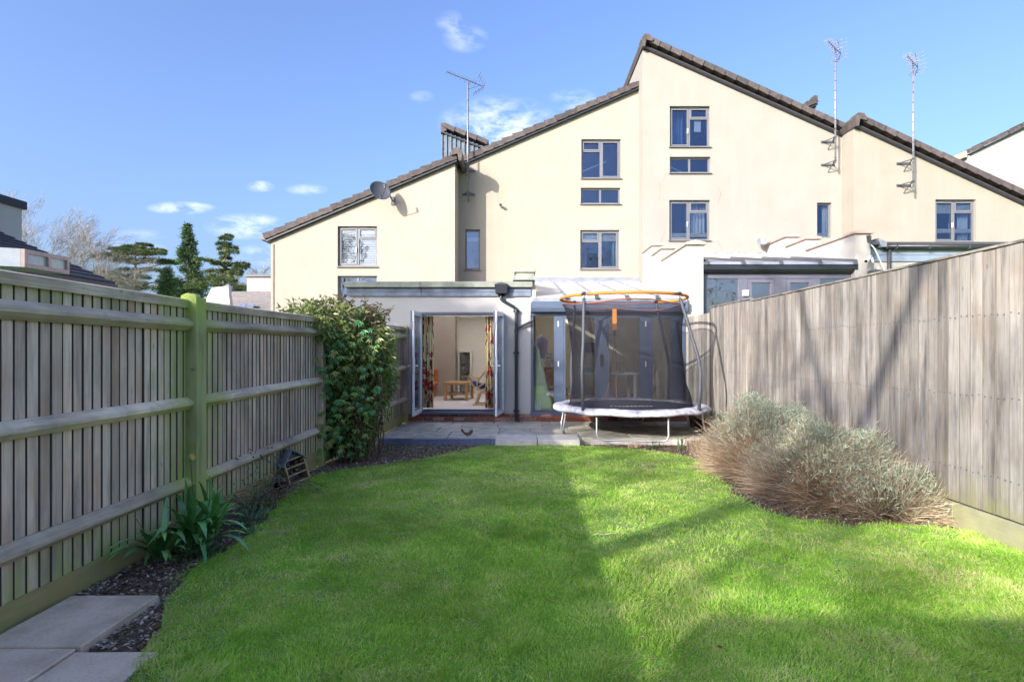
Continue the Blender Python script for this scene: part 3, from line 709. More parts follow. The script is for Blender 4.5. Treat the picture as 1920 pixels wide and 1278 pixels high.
MB().prism([P(1425,447,16.3),P(1447,447,16.3),P(1428,457,16.3)], (0,.2,0)).build('lead_corner', leadM, ncx)
r_ = MB(); r_.face((4.03,15.2,0),(7.35,15.2,0),(7.35,15.2,4.2),(4.03,15.2,4.2)); r_.build('inner_wall', MC['inner'], ncx)
r_ = MB(); r_.face((4.03,YN+.1,.1),(7.35,YN+.1,.1),(7.35,15.2,.1),(4.03,15.2,.1)); r_.build('inner_floor', concr, ncx)
# ---------------------------------------------------------------- next neighbour's extension
YM = 12.65; X0, X1 = 7.71, 15
zt = PZ(457,YM)
MB().box(X0, X1, YM, YD-.01, -.2, PZ(491,YM)).build('extension_wall', wallP, house_d)
for i, (ya, yb) in enumerate(((490.5,479),(478.5,466))):
    MB().box(X0, X1, YM-.035-.008*i, YD-.02, PZ(ya,YM), PZ(yb,YM)).build('cladding_board', MC.get('clad') or plain('clad', (.20,.25,.33), .55, var=.1), house_d)
MB().box(X0+.01, X1, YM-.22, YD-.004, PZ(462,YM), zt).build('flat_roof', gutterM, house_d)
gx = PX(1648, YM)
MB().tube([(gx,YM-.15,PZ(464,YM)),(X1,YM-.15,PZ(464,YM))], .055, 10).build('gutter', blackP, house_d, smooth=True)
bk = MB().box(-.012,.012,-.065,.065,-.065,.02).mesh('gutter_bracket'); bk.materials.append(gutterM)
for x in (1661, 1679, 1741, 1815): piece(bk, 'gutter_bracket', house_d, (PX(x,YM-.15),YM-.15,PZ(464,YM)))
MB().tube([P(1667,466,YM-.1),P(1667,560,YM-.1)], .042, 10).build('downpipe', gutterM, house_d, smooth=True)
MB().prism([(PX(1634,YM),YM-.24,PZ(450,YM)),(PX(1650,YM),YM-.24,zt),(PX(1650,YM),YM-.24,PZ(466,YM)),(PX(1640,YM),YM-.24,PZ(466,YM))], (0,.4,0)).build('lead_corner', leadM, house_d)
# ---------------------------------------------------------------- houses to the left beyond the fence
hf = thing('neighbour_house', 'dark tiled roof with a pink framed rooflight over the left fence', 'house', (-12,12,0))
ax, az, bx, bz = -14.2, PZ(435,15)+.1, PX(216,15), PZ(532,15); 
k = (bz-az)/(bx-ax)
def FZ(X): return az+(X-ax)*k
X_e = -16.5
body = MB().prism([(X_e,14.98,0),(bx-.15,14.98,0),(bx-.15,14.98,FZ(bx-.15)-.1),(X_e,14.98,FZ(X_e)-.1)], (0,-9.0,0)); body.build('wall', wallE, hf)
nrow = 19; x = bx; st = (bx-X_e)/nrow; cm_ = None
for i in range(nrow):
    xa = bx-i*st; xb = xa-st*1.12
    mb = MB(); mb.hexa([(xb,6.0,FZ(xb)-.02),(xa,6.0,FZ(xa)-.02),(xa,15.0,FZ(xa)-.02),(xb,15.0,FZ(xb)-.02),(xb,6.0,FZ(xb)+.01),(xa,6.0,FZ(xa)+.055),(xa,15.0,FZ(xa)+.055),(xb,15.0,FZ(xb)+.01)])
    mb.build('tile_course', MC.get('tilerow') or plain('tilerow', (.035,.035,.045), .7, var=.5, scale=14, bm=.4, bscale=25, orand=.4), hf)
MB().box(bx-.05, bx+.07, 6, 15, FZ(bx)-.12, FZ(bx)-.03).build('gutter', gutterM, hf)
# taller block at its ridge
zt1 = PZ(392,15.6)
MB().box(-17.5, PX(41,15.6), 11.5, 15.6, 3, zt1).build('upper_wall', wallE, hf)
MB().box(-17.7, PX(45,15.6), 11.3, 15.7, zt1, zt1+.22).build('flat_roof', plain('bitumen', (.03,.032,.045), .7), hf)
MB().box(PX(41,15.6)+.003, PX(41,15.6)+.04, 11.5, 14.9, PZ(446,15.5)-.05, PZ(432,15.5)-.0).build('lead_flashing', MC['fascia'], hf)
# pink framed rooflight: a box dormer facing the fence
D0, D1 = P(38,466,10.2), P(124,482,12.6)
rl = thing('rooflight', 'pink framed box rooflight with two frosted panes on the dark tiled roof', 'rooflight', P(80,500,11.4))
def dv(s, z): q = D0.lerp(Vector((D1.x, D1.y, D1.z)), s); return Vector((q.x, q.y, z if z is not None else q.z))
n_ = Vector((D1.y-D0.y, -(D1.x-D0.x), 0)).normalized()
zlo0, zlo1 = PZ(500,10.2), PZ(514,12.6)
def dq(s, f): 
    q = D0.lerp(D1, s); zb = zlo0+(zlo1-zlo0)*s; return Vector((q.x, q.y, zb+(q.z-zb)*f))
pinkM = plain('pink_frame', (.50,.36,.34), .7, var=.12); 
MB().prism([dq(0,0),dq(1,0),dq(1,1),dq(0,1)], -n_*2.0).build('cheek', plain('pale_lead', (.42,.45,.50), .5, var=.1), rl)
def bar(s0, s1, f0, f1): return MB().prism([dq(s0,f0)+n_*.003,dq(s1,f0)+n_*.003,dq(s1,f1)+n_*.003,dq(s0,f1)+n_*.003], n_*.06)
for a in ((0,1,.78,1.0),(0,1,0,.22),(0,.07,.22,.78),(.48,.54,.22,.78),(.94,1,.22,.78)): bar(*a).build('frame', pinkM, rl)
for a in ((.07,.48),(.54,.94)): MB().prism([dq(a[0],.22)+n_*.003,dq(a[1],.22)+n_*.003,dq(a[1],.78)+n_*.003,dq(a[0],.78)+n_*.003], n_*.02).build('pane', plain('frosted_pane', (.28,.33,.31), .25, var=.2), rl)
# low house behind, between the trees and the peach gable
hg = thing('neighbour_house', 'low grey roofed house with a white flat topped wall left of the peach house', 'house', (-13,26,0))
YG = 27
MB().box(PX(463,YG), -8, YG, YG+5, 2, PZ(519,YG)).build('wall', wallX, hg); MB().box(PX(462,YG)-.05, -8, YG-.12, YG+5, PZ(519,YG), PZ(515,YG)).build('flat_roof', gutterM, hg)
n = 12
for i in range(n):
    y0, y1 = YG-5.2*(1-i/n), YG-5.2*(1-(i+1)/n); za = lambda y: PZ(546,YG)-(YG-y)*.285
    MB().hexa([(PX(428,YG)-.2,y0,za(y0)-.03),(-7.4,y0,za(y0)-.03),(-7.4,y1,za(y1)-.03),(PX(428,YG)-.2,y1,za(y1)-.03),(PX(428,YG)-.2,y0,za(y0)+.05),(-7.4,y0,za(y0)+.05),(-7.4,y1,za(y1)),(PX(428,YG)-.2,y1,za(y1))]).build('tile_course', MC.get('tilegrey') or plain('tilegrey', (.20,.18,.17), .8, var=.2, scale=8, orand=.25), hg)
MB().box(PX(428,YG)-.1, -7.5, YG-5, YG, -.2, 2.9).build('lower_wall', wallE, hg)
for i, x in enumerate((448, 462)): MB().hexa([tuple(P(x,577,22.5)),tuple(P(x+12,577,22.5)),tuple(P(x+17,571,23.3)),tuple(P(x+5,571,23.3))]+[tuple(P(x,577,22.5)+Vector((0,-.05,.05))),tuple(P(x+12,577,22.5)+Vector((0,-.05,.05))),tuple(P(x+17,571,23.3)+Vector((0,-.05,.05))),tuple(P(x+5,571,23.3)+Vector((0,-.05,.05)))]).build('roof_window', metalG, hg)
cv = thing('canopy', 'white fabric canopy showing above the left fence beside the tall post', 'canopy', P(410,640,11))
cb = MB(); base = [(-6.12,10.9),(-5.66,10.9),(-5.72,11.15),(-6.12,11.15)]
lv = [(PZ(640,11),0),(PZ(575,11),0),(PZ(556,11),.06),(PZ(541,11),.22)]
R_ = []
for z, ins in lv:
    for q in range(4):
        for s in (0, .33, .66):
            x0, y0 = base[q]; x1, y1 = base[(q+1) % 4]; x = x0+(x1-x0)*s; y = y0+(y1-y0)*s
            x += (-5.72-x)*ins*1.1; y += (11.05-y)*ins*.9
            cb.v.append((x+random.uniform(-.02,.02), y+random.uniform(-.02,.02), z+(x+6)*.22+random.uniform(-.015,.015)))
for r in range(3):
    for q in range(12): cb.f.append((r*12+q, r*12+(q+1) % 12, (r+1)*12+(q+1) % 12, (r+1)*12+q))
cb.f.append(tuple(36+q for q in range(12)))
cb.build('fabric', plain('canvas', (.66,.62,.62), .8, var=.06), cv, smooth=False)
MB().tube([(-5.9,11.0,0),(-5.9,11.0,2.4)], .03, 8).build('pole', metalG, cv)

# ---------------------------------------------------------------- living room and kitchen behind the glass
FL = .27
wallI = plain('room_wall', (.80,.75,.65), .9, var=.03, bm=0); carpet = plain('carpet', (.66,.60,.57), .95, var=.08, scale=40, bm=.4)
def face_obj(name, mat, *quads):
    mb = MB(); [mb.face(*q) for q in quads]; return mb.build(name, mat, ext)
LX0, LX1, LY0, LY1, CL = -3.3, .20, YE+.122, 17.1, 2.76
face_obj('inner_floor', carpet, ((LX0,LY0,FL),(LX1,LY0,FL),(LX1,LY1,FL),(LX0,LY1,FL)))
face_obj('inner_wall', wallI, ((LX0,LY0,FL),(LX0,LY1,FL),(LX0,LY1,CL),(LX0,LY0,CL)),
         ((LX0,16.85,FL),(-1.88,16.85,FL),(-1.88,16.85,CL),(LX0,16.85,CL)), ((-1.88,16.85,FL),(-1.88,LY1,FL),(-1.88,LY1,CL),(-1.88,16.85,CL)),
         ((-1.88,LY1,FL),(LX1,LY1,FL),(LX1,LY1,CL),(-1.88,LY1,CL)),
         ((LX1,LY0,FL),(LX1,13.6,FL),(LX1,13.6,CL),(LX1,LY0,CL)), ((LX1,16.2,FL),(LX1,LY1,FL),(LX1,LY1,CL),(LX1,16.2,CL)),
         ((LX0,LY0,FL),(DX0-.01,LY0,FL),(DX0-.01,LY0,CL),(LX0,LY0,CL)), ((DX1+.01,LY0,FL),(LX1,LY0,FL),(LX1,LY0,CL),(DX1+.01,LY0,CL)), ((DX0-.01,LY0,DZ1),(DX1+.01,LY0,DZ1),(DX1+.01,LY0,CL),(DX0-.01,LY0,CL)))
face_obj('inner_ceiling', plain('ceiling_white', (.8,.79,.76), .9, var=.02, bm=0), *[((a,c_,CL),(b_,c_,CL),(b_,d_,CL),(a,d_,CL)) for a,b_,c_,d_ in ((LX0,-2.95,LY0,LY1),(-.15,LX1,LY0,LY1),(-2.95,-.15,LY0,12.95),(-2.95,-.15,16.5,LY1))], ((-2.95,12.95,CL),(-.15,12.95,CL),(-.15,12.95,3.0),(-2.95,12.95,3.0)), ((-2.95,16.5,CL),(-.15,16.5,CL),(-.15,16.5,3.0),(-2.95,16.5,3.0)), ((-2.95,12.95,CL),(-2.95,16.5,CL),(-2.95,16.5,3.0),(-2.95,12.95,3.0)), ((-.15,12.95,CL),(-.15,16.5,CL),(-.15,16.5,3.0),(-.15,12.95,3.0)))
KX0, KX1 = .345, 3.645
face_obj('kitchen_floor', plain('wood_floor', (.42,.30,.17), .4, var=.2, scale=12), ((LX1,YE+.1,FL-.01),(KX1,YE+.1,FL-.01),(KX1,LY1,FL-.01),(LX1,LY1,FL-.01)))
face_obj('kitchen_wall', plain('kitchen_cream', (.66,.60,.44), .9, var=.03, bm=0), ((LX1,LY1,FL),(KX1,LY1,FL),(KX1,LY1,3.66),(LX1,LY1,3.66)),
         ((KX1,YE+.1,FL),(KX1,LY1,FL),(KX1,LY1,3.66),(KX1,YE+.1,2.75)), ((.34,YE+.1,FL),(.34,13.6,FL),(.34,13.6,2.9),(.34,YE+.1,2.7)), ((.34,16.2,FL),(.34,LY1,FL),(.34,LY1,3.0),(.34,16.2,3.0)))
MB().box(.5, .95, 15.2, 15.3, FL, 2.3).build('inner_post', MC['kitchen_cream'], ext)
# curtains
m, t, b = newmat('floral'); geo = t.nodes.new('ShaderNodeNewGeometry').outputs['Position']
vo = t.nodes.new('ShaderNodeTexVoronoi'); vo.inputs['Scale'].default_value = 3.6; nn = t.nodes.new('ShaderNodeTexNoise'); nn.inputs['Scale'].default_value = 6
va = t.nodes.new('ShaderNodeVectorMath'); va.operation = 'MULTIPLY_ADD'; t.links.new(nn.outputs['Color'], va.inputs[0]); va.inputs[1].default_value = (.25,.25,.25); t.links.new(geo, va.inputs[2]); t.links.new(geo, nn.inputs['Vector'])
t.links.new(va.outputs[0], vo.inputs['Vector'])
cb_ = ramp(t, noise_(t, 7, 3), [(.4, (.85,.78,.60)), (.62, (.85,.66,.25))])
fl_ = mth(t, 'LESS_THAN', vo.outputs['Distance'], .36)
cb_ = mixc(t, fl_, cb_, ramp(t, vo.outputs['Distance'], [(.08, (.85,.55,.5)), (.2, (.55,.02,.05)), (.3, (.62,.06,.10))]))
wv = t.nodes.new('ShaderNodeTexWave'); wv.inputs['Scale'].default_value = 2.2; wv.inputs['Distortion'].default_value = 9; wv.inputs['Detail'].default_value = 3; t.links.new(geo, wv.inputs['Vector'])
cb_ = mixc(t, mth(t, 'GREATER_THAN', wv.outputs['Fac'], .93), cb_, (.12,.07,.03))
t.links.new(cb_, b.inputs['Base Color']); b.inputs['Roughness'].default_value = .9; MC['floral'] = m
def curtain(label, x0, x1, Y, z0, z1, mat, group=None, waves=4, amp=.05):
    mb = MB(); n = waves*8
    for z in (z0, z0+(z1-z0)*.5, z1):
        for i in range(n+1):
            s = i/n; mb.v.append((x0+(x1-x0)*s, Y+amp*math.sin(s*waves*2*PI)*(1 if z < z1 else .7), z))
    for r in range(2):
        for i in range(n): mb.f.append((r*(n+1)+i, r*(n+1)+i+1, (r+1)*(n+1)+i+1, (r+1)*(n+1)+i))
    o = mb.build('curtain', mat, None, at=((x0+x1)/2, Y, z0), smooth=True)
    so_ = o.modifiers.new('thickness', 'SOLIDIFY'); so_.thickness = .006
    return tag(o, label, 'curtain', group)
curtain('red flowered yellow curtain hanging at the left side of the open garden doors', DX0+.02, DX0+.26, YE+.3, FL+.03, 2.62, MC['floral'], 'flowered curtains at the garden doors')
curtain('red flowered cream curtain hanging at the right side of the open garden doors', DX1-.40, DX1-.06, YE+.3, FL+.02, 2.62, MC['floral'], 'flowered curtains at the garden doors', 5)
# sofa
tan = plain('tan_leather', (.40,.14,.04), .45, var=.18, scale=5)
sf = thing('sofa', 'tan leather sofa behind the left flowered curtain', 'sofa', (-2.8,15.2,FL))
MB().box(-3.25,-2.42,13.9,16.4,FL+.04,FL+.30).build('base', tan, sf, bevel=.03)
for y in (14.12, 15.13): MB().box(-3.05,-2.36,y,y+1.0,FL+.305,FL+.46).build('seat_cushion', tan, sf, bevel=.05)
MB().box(-3.27,-3.06,13.9,16.4,FL+.31,FL+.86).build('backrest', tan, sf, bevel=.06)
for y in (13.88, 16.15): MB().box(-3.05,-2.38,y,y+.23,FL+.31,FL+.83).build('armrest', tan, sf, bevel=.05)
for x in (-3.15,-2.5):
    for y in (14.0,16.3): MB().box(x,x+.05,y,y+.05,FL,FL+.04).build('foot', blackP, sf)
# coffee table
oak = plain('oak', (.42,.24,.10), .45, var=.2, scale=14)
tb = thing('coffee_table', 'square oak coffee table with a lower shelf in front of the white cabinet', 'table', (-1.7,15.1,FL))
TM = Matrix.Translation((-1.66,15.25,FL)) @ Matrix.Rotation(math.radians(-6), 4, 'Z')
q = MB().box(-.34,.34,-.45,.45,.42,.48); q.xform(TM); q.build('tabletop', oak, tb, bevel=.006)
for x in (-.32,.25):
    for y in (-.43,.36): q = MB().box(x,x+.07,y,y+.07,0,.419); q.xform(TM); q.build('leg', oak, tb)
q = MB().box(-.25,.25,-.36,.36,.17,.19); q.xform(TM); q.build('shelf', oak, tb)
mg = MB().box(-.12,.12,-.2,.1,.191,.2); mg.xform(TM); tag(mg.build('magazine', whiteP, None, at=TM@Vector((0,0,.19))), 'white magazine lying on the lower shelf of the coffee table', 'magazine')
# cabinet
cbn = thing('display_cabinet', 'narrow white glass fronted cabinet against the far wall of the room', 'cabinet', (-1.64,16.9,FL))
cx0, cx1, cy = -1.86, -1.45, 16.75; cwh = plain('cabinet_white', (.72,.68,.60), .5, var=.04)
q = MB(); rect_frame(q, cx0, cx1, FL+.05, 1.60, cy, cy+.03, .05); q.build('door', cwh, cbn)
MB().box(cx0,cx0+.02,cy+.031,17.08,FL,1.60).box(cx1-.02,cx1,cy+.031,17.08,FL,1.60).box(cx0+.02,cx1-.02,cy+.031,17.08,1.58,1.60).box(cx0+.02,cx1-.02,cy+.031,17.08,FL,FL+.05).box(cx0+.02,cx1-.02,17.05,17.08,FL+.05,1.58).build('case', cwh, cbn)
for z in (.62,.95,1.25): MB().box(cx0+.021,cx1-.021,cy+.04,17.04,z,z+.015).build('shelf', cwh, cbn)
MB().box(cx0+.05,cx1-.05,cy+.01,cy+.016,FL+.10,1.55).build('pane', glassK, cbn)
gl_ = MB().lathe([(.0,0),(.03,0),(.005,.01),(.005,.07),(.035,.10),(.03,.16)], (0,0,0), 8).mesh('wine_glass'); gl_.materials.append(plain('clear_glass', (.6,.65,.65), .1))
gi = 0
WG = [('first','second','third')]
for z, nm_ in ((.635,'lowest'),(.965,'middle'),(1.265,'top')):
    for i, w_ in enumerate(('left','centre','right')):
        o = bpy.data.objects.new('wine_glass', gl_); put(o, None, (cx0+.10+i*.1, 16.88, z)); tag(o, f'stemmed glass on the {nm_} cabinet shelf, {w_} of its three', 'glass', 'glasses in the white cabinet')
# bentwood rocking chair
rc = thing('rocking_chair', 'bentwood lounge chair with a blue patterned cushion beside the right curtain', 'chair', (-1.0,13.8,FL))
bent = plain('bentwood', (.55,.38,.19), .4, var=.12)
for y in (13.5, 14.05):
    MB().tube([(-1.22,y,.98),(-1.27,y,.93),(-1.18,y,.80),(-1.05,y,.66),(-.86,y,.60),(-.62,y,.64),(-.45,y,.80)], .019, 8).build('rocker', bent, rc, smooth=True)
    MB().tube([(-1.26,y,.955),(-1.12,y,.93),(-1.0,y,.90),(-.86,y,1.07),(-.66,y,1.30),(-.52,y,1.44)], .017, 8).build('armrest', bent, rc, smooth=True)
    MB().tube([(-1.0,y,.90),(-1.04,y,.80),(-1.02,y,.66)], .015, 8).build('strut', bent, rc, smooth=True)
    MB().tube([(-1.05,y,.66),(-.9,y,.78),(-.66,y,.88),(-.5,y,.93)], .015, 8).build('strut', bent, rc, smooth=True)
    MB().tube([(-1.08,y,.275),(-.98,y,.56)], .03, 8).build('leg', bent, rc); MB().tube([(-.62,y,.275),(-.80,y,.56)], .03, 8).build('leg', bent, rc)
    MB().tube([(-1.14,y,.285),(-.6,y,.285)], .018, 8).build('foot_rail', bent, rc)
for x, z in ((-1.05,.66),(-.62,.64),(-.9,.57),(-.52,1.44),(-1.27,.93)): MB().tube([(x,13.5,z),(x,14.05,z)], .014, 8).build('crossbar', bent, rc)
m, t, b = newmat('blue_pattern'); vo = t.nodes.new('ShaderNodeTexVoronoi'); vo.inputs['Scale'].default_value = 22; t.links.new(t.nodes.new('ShaderNodeNewGeometry').outputs['Position'], vo.inputs['Vector'])
t.links.new(ramp(t, vo.outputs['Distance'], [(.2, (.10,.22,.55)), (.5, (.01,.02,.10))]), b.inputs['Base Color']); b.inputs['Roughness'].default_value = .8
q = MB().prism([(-1.16,13.53,.86),(-1.12,13.53,.74),(-.95,13.53,.66),(-.62,13.53,.72),(-.50,13.53,.98),(-.60,13.53,1.02),(-.72,13.53,.84),(-.95,13.53,.77)], (0,.5,0)); q.build('cushion', m, rc, bevel=.025)
# things just inside the lean-to glass
gb = MB().hexa([(PX(1000.5,12.45),12.45,FL+.02),(PX(1037,12.45),12.45,FL+.02),(PX(1037,12.45),12.56,FL+.02),(PX(1000.5,12.45),12.56,FL+.02),(PX(1000.5,12.5),12.55,1.70),(PX(1010,12.5),12.55,1.66),(PX(1010,12.5),12.66,1.66),(PX(1000.5,12.5),12.66,1.70)])
tag(gb.build('foam_sheet', plain('pale_green', (.58,.68,.47), .7, var=.06), None, at=(.5,12.5,FL), bevel=.03), 'pale green foam board leaning inside the leftmost lean-to pane', 'foam board')
bx_ = thing('parcel', 'small white box with blue dots at the foot of the green board inside the glass', 'box', (.4,12.42,FL))
MB().box(.335,.46,12.415,12.44,FL,FL+.22).build('carton', whiteP, bx_)
for i in range(2):
    for j in range(4): MB().box(.355+i*.05,.375+i*.05,12.409,12.4145,FL+.03+j*.05,FL+.05+j*.05).build('dot', plain('print_blue', (.05,.25,.35)), bx_)
cs = thing('coat_stand', 'white and lilac coat hanging above the green board', 'coat', (.50,13.6,1.4))
q = MB(); q.lathe([(.02,.50),(.10,.46),(.17,.38),(.15,.2),(.17,.0),(.19,-.05),(.0,-.05)], (.52,13.8,1.45), 12); q.build('coat', plain('lilac_cloth', (.42,.36,.50), .9), cs, smooth=True)
MB().tube([(.52,13.8,FL),(.52,13.8,2.0)], .02, 8).build('pole', whiteP, cs)
pc = MB().box(.60,.82,13.4,13.43,1.20,1.52); tag(pc.build('picture', plain('print', (.6,.5,.45), .5, var=.8, scale=25, bm=0), None, at=(.7,13.4,1.2)), 'small framed picture standing right of the green board', 'picture')
MB().box(.58,.84,13.39,13.7,FL,1.19).build('pedestal', plain('orange_cloth', (.6,.2,.08), .8), ext) if False else None
od = MB().box(.58,.84,13.44,13.75,FL,1.19); tag(od.build('side_unit', plain('orange_print', (.5,.30,.20), .7, var=.5, scale=12), None, at=(.7,13.6,FL)), 'narrow orange patterned side unit below the small picture', 'cabinet')
kt = thing('kitchen_table', 'white dining table behind the trampoline net inside the lean-to', 'table', (2.1,14.6,FL))
MB().box(1.5,3.0,14.1,15.1,.98,1.02).build('tabletop', whiteP, kt)
for x in (1.56,2.88):
    for y in (14.15,14.98): MB().box(x,x+.06,y,y+.06,FL,.979).build('leg', whiteP, kt)
rt = thing('round_stool', 'round pale stool inside the glass beside the blue post', 'stool', (.9,13.3,FL))
MB().lathe([(0,.48),(.24,.48),(.24,.44),(0,.44)], (.92,13.1,FL), 20).build('seat', cwh, rt)
for a in range(3): MB().tube([(.92+.16*math.cos(a*2.1),13.1+.16*math.sin(a*2.1),FL+.44),(.92+.22*math.cos(a*2.1),13.1+.22*math.sin(a*2.1),FL)], .015, 6).build('leg', oak, rt)
for i, (x, y_, w_, h_, c_, nm2, lb2) in enumerate(((2.25,14.4,.22,.18,(.5,.15,.12),'storage_box','small red and white box on the table behind the net'),(1.75,14.6,.3,.12,(.15,.2,.3),'book_pile','dark pile of books on the left of the white table'),(2.62,14.5,.16,.26,(.35,.38,.2),'storage_jar','olive green storage jar on the right of the white table'))):
    tag(MB().lathe([(0,h_),(w_/2*.8,h_),(w_/2,h_*.8),(w_/2,0),(0,0)], (x,y_,1.022), 4 if i < 2 else 14).build(nm2, plain('ktn%d' % i, c_, .6), None, at=(x,y_,1.022)), lb2, 'jar' if i == 2 else ('books' if i == 1 else 'box'))
wf_ = MB(); rect_frame(wf_, 1.95, 2.35, 1.55, 1.85, 17.04, 17.09, .03); wf_.box(1.98,2.32,17.05,17.08,1.58,1.82)
tag(wf_.build('picture', plain('picture_dark', (.08,.07,.07), .5, var=.6, scale=10), None, at=(2.15,17.05,1.55)), 'small dark picture on the kitchen wall seen through the net', 'picture')
rl_ = MB(); rect_frame(rl_, .75, 3.5, 2.2, 2.3, 17.0, 17.05, .02)
# upstairs window dressing
lv = thing('window_shutters', 'white louvred shutters behind the square window of the peach house', 'shutters', ((hA[0][0]+hA[0][1])/2, YA+.2, hA[0][2]))
shm = MB(); X0, X1, Z0, Z1 = hA[0]; lme = MB().hexa([(0,0,0),(.50,0,0),(.50,.035,.022),(0,.035,.022),(0,0,.008),(.50,0,.008),(.50,.035,.030),(0,.035,.030)]).mesh('louvre'); lme.materials.append(whiteP)
for s in (0, 1):
    xa = X0+.04+s*.57
    q = MB(); rect_frame(q, xa, xa+.55, Z0+.04, Z1-.04, YA+.15, YA+.185, .035); q.build('shutter_frame', whiteP, lv)
    for j in range(20): piece(lme, 'louvre', lv, (xa+.025, YA+.15, Z0+.09+j*.0515))
crW = plain('curtain_white', (.72,.72,.70), .9, var=.04, bm=0); crB = plain('curtain_blue', (.12,.2,.42), .9, var=.1, bm=0)
x0, x1, z0, z1 = hC[2]
curtain('white curtain in the right half of the lower square window of the tall house', x1-.46, x1-.05, YC+.32, z0-.1, z1+.1, crW)
curtain('blue curtain in the middle of the lower square window of the tall house', x1-.62, x1-.46, YC+.36, z0-.1, z1+.1, crB, waves=2)
x0, x1, z0, z1 = hC[3]
curtain('white curtain in the narrow window of the tall house', x1-.16, x1, YC+.22, z0-.1, z1+.1, crW, waves=2)
x0, x1, z0, z1 = hC[0]
curtain('dark blue curtain in the left half of the topmost window', x0+.05, x0+.5, YC+.4, z0-.1, z1+.1, crB)
tag(MB().box(x1-.42, x1-.22, YC+.16, YC+.165, z0+.5, z0+.85).build('paper_sign', whiteP, None, at=(x1-.3, YC+.16, z0+.5)), 'white paper stuck inside the topmost window of the tall house', 'paper')
x0, x1, z0, z1 = hD[0]
curtain('white curtain at the right side of the window over the neighbouring extension', x1-.3, x1-.02, YD+.3, z0-.1, z1, crW, waves=3)
tag(MB().box(x0+.02, x1-.02, YD+.17, YD+.19, z1-.36, z1+.02).build('roller_blind', plain('blind_cream', (.6,.55,.4), .8), None, at=((x0+x1)/2, YD+.18, z1-.3)), 'cream roller blind pulled a third down in the window over the neighbouring extension', 'blind')
x0, x1, z0, z1 = hB[2]
curtain('pale green curtain at the right edge of the lowest window of the cream house', x1-.18, x1-.04, YB+.25, z0-.1, z1, plain('curtain_mint', (.35,.55,.5), .9), waves=2)
tag(MB().box(x0+.05, x1-.05, YB+.17, YB+.19, z1-.26, z1+.02).build('roller_blind', MC['blind_cream'], None, at=((x0+x1)/2, YB+.18, z1-.2)), 'cream roller blind at the top of the lowest window of the cream house', 'blind')

# ---------------------------------------------------------------- trampoline
TX, TY, TR, TZ = 2.10, 10.72, 1.47, .545
tr = thing('trampoline', 'round trampoline with dark safety net, orange top band and grey padded rim on the patio', 'trampoline', (TX,TY,.03))
padM = plain('rim_pad', (.42,.42,.46), .6, var=.5, scale=9, bm=.5, bscale=14)
def ring(r0, r1, z0, z1, n=64, wob=.0):
    mb = MB(); prof = [(r0,z0+.005),(r0+.03,z1),((r0+r1)/2,z1+.012),(r1-.05,z1-.005),(r1,z1-.04),(r1+.005,z0-.03),(r1-.03,z0-.055),(r0,z0-.01)]
    for i in range(n):
        a = 2*PI*i/n
        for r, z in prof:
            rr = r+wob*noise.noise(Vector((math.cos(a)*3, math.sin(a)*3, z*9))); zz = z+wob*.7*noise.noise(Vector((math.cos(a)*4+7, math.sin(a)*4, r*5)))
            mb.v.append((TX+rr*math.cos(a), TY+rr*math.sin(a), zz))
    k = len(prof)
    for i in range(n):
        for j in range(k): a = i*k+j; b_ = i*k+(j+1) % k; c_ = ((i+1) % n)*k+(j+1) % k; d_ = ((i+1) % n)*k+j; mb.f.append((a, d_, c_, b_))
    return mb
ring(TR-.30, TR, TZ-.02, TZ+.02, 80, .035).build('rim_pad', padM, tr, smooth=True)
def net_mat(name, op, col):
    m, t, b = newmat(name); b.inputs['Base Color'].default_value = (*col, 1); b.inputs['Roughness'].default_value = .8; b.inputs['Specular IOR Level'].default_value = .1
    tp = t.nodes.new('ShaderNodeBsdfTransparent'); ms = t.nodes.new('ShaderNodeMixShader')
    lw = t.nodes.new('ShaderNodeLayerWeight'); lw.inputs[0].default_value = .35
    n = noise_(t, 3.5, 4, sc3=(1, 1, .5))
    f = mth(t, 'ADD', mth(t, 'ADD', mth(t, 'MULTIPLY', lw.outputs['Facing'], .45), op), mth(t, 'MULTIPLY', mth(t, 'SUBTRACT', n, .5), .28), clamp=True)
    t.links.new(f, ms.inputs[0]); t.links.new(tp.outputs[0], ms.inputs[1]); t.links.new(b.outputs[0], ms.inputs[2]); t.links.new(ms.outputs[0], t.nodes['Material Output'].inputs[0]); return m
netM = net_mat('net', .40, (.022,.022,.03))
mt_ = MB(); n = 48
for k_, r in enumerate((TR-.28, .8, .4)):
    for i in range(n): a = 2*PI*i/n; mt_.v.append((TX+r*math.cos(a), TY+r*math.sin(a), TZ-.0-.012*k_))
mt_.v.append((TX,TY,TZ-.03))
for k_ in range(2):
    for i in range(n): mt_.f.append((k_*n+i, k_*n+(i+1) % n, (k_+1)*n+(i+1) % n, (k_+1)*n+i))
for i in range(n): mt_.f.append((2*n+i, 2*n+(i+1) % n, 3*n))
matO = mt_.build('jumping_mat', plain('mat_black', (.035,.04,.055), .7), tr, smooth=True)
lg = MB()                                          # worn white print across the mat
x = TX-.42
for w_ in (.07,.06,.07,.05,.07,.06,.07,.05,.06,.07,.06):
    lg.box(x, x+w_*.72, TY-.30+.04*(x-TX), TY-.20+.04*(x-TX), TZ-.005, TZ-.001); x += w_+.012
lg.build('print', plain('worn_white', (.5,.5,.52), .7, var=.3), matO)
nS = 40; TC = (1.97, TY)
nt = MB(); lvl = [(0,1.16,TX,TY,TZ+.01),(.12,1.13,TX,TY,TZ+.18),(.35,1.06,2.07,TY,1.0),(.6,1.03,2.03,TY,1.55),(.8,1.06,2.0,TY,2.05),(1,1.14,TC[0],TC[1],2.47)]
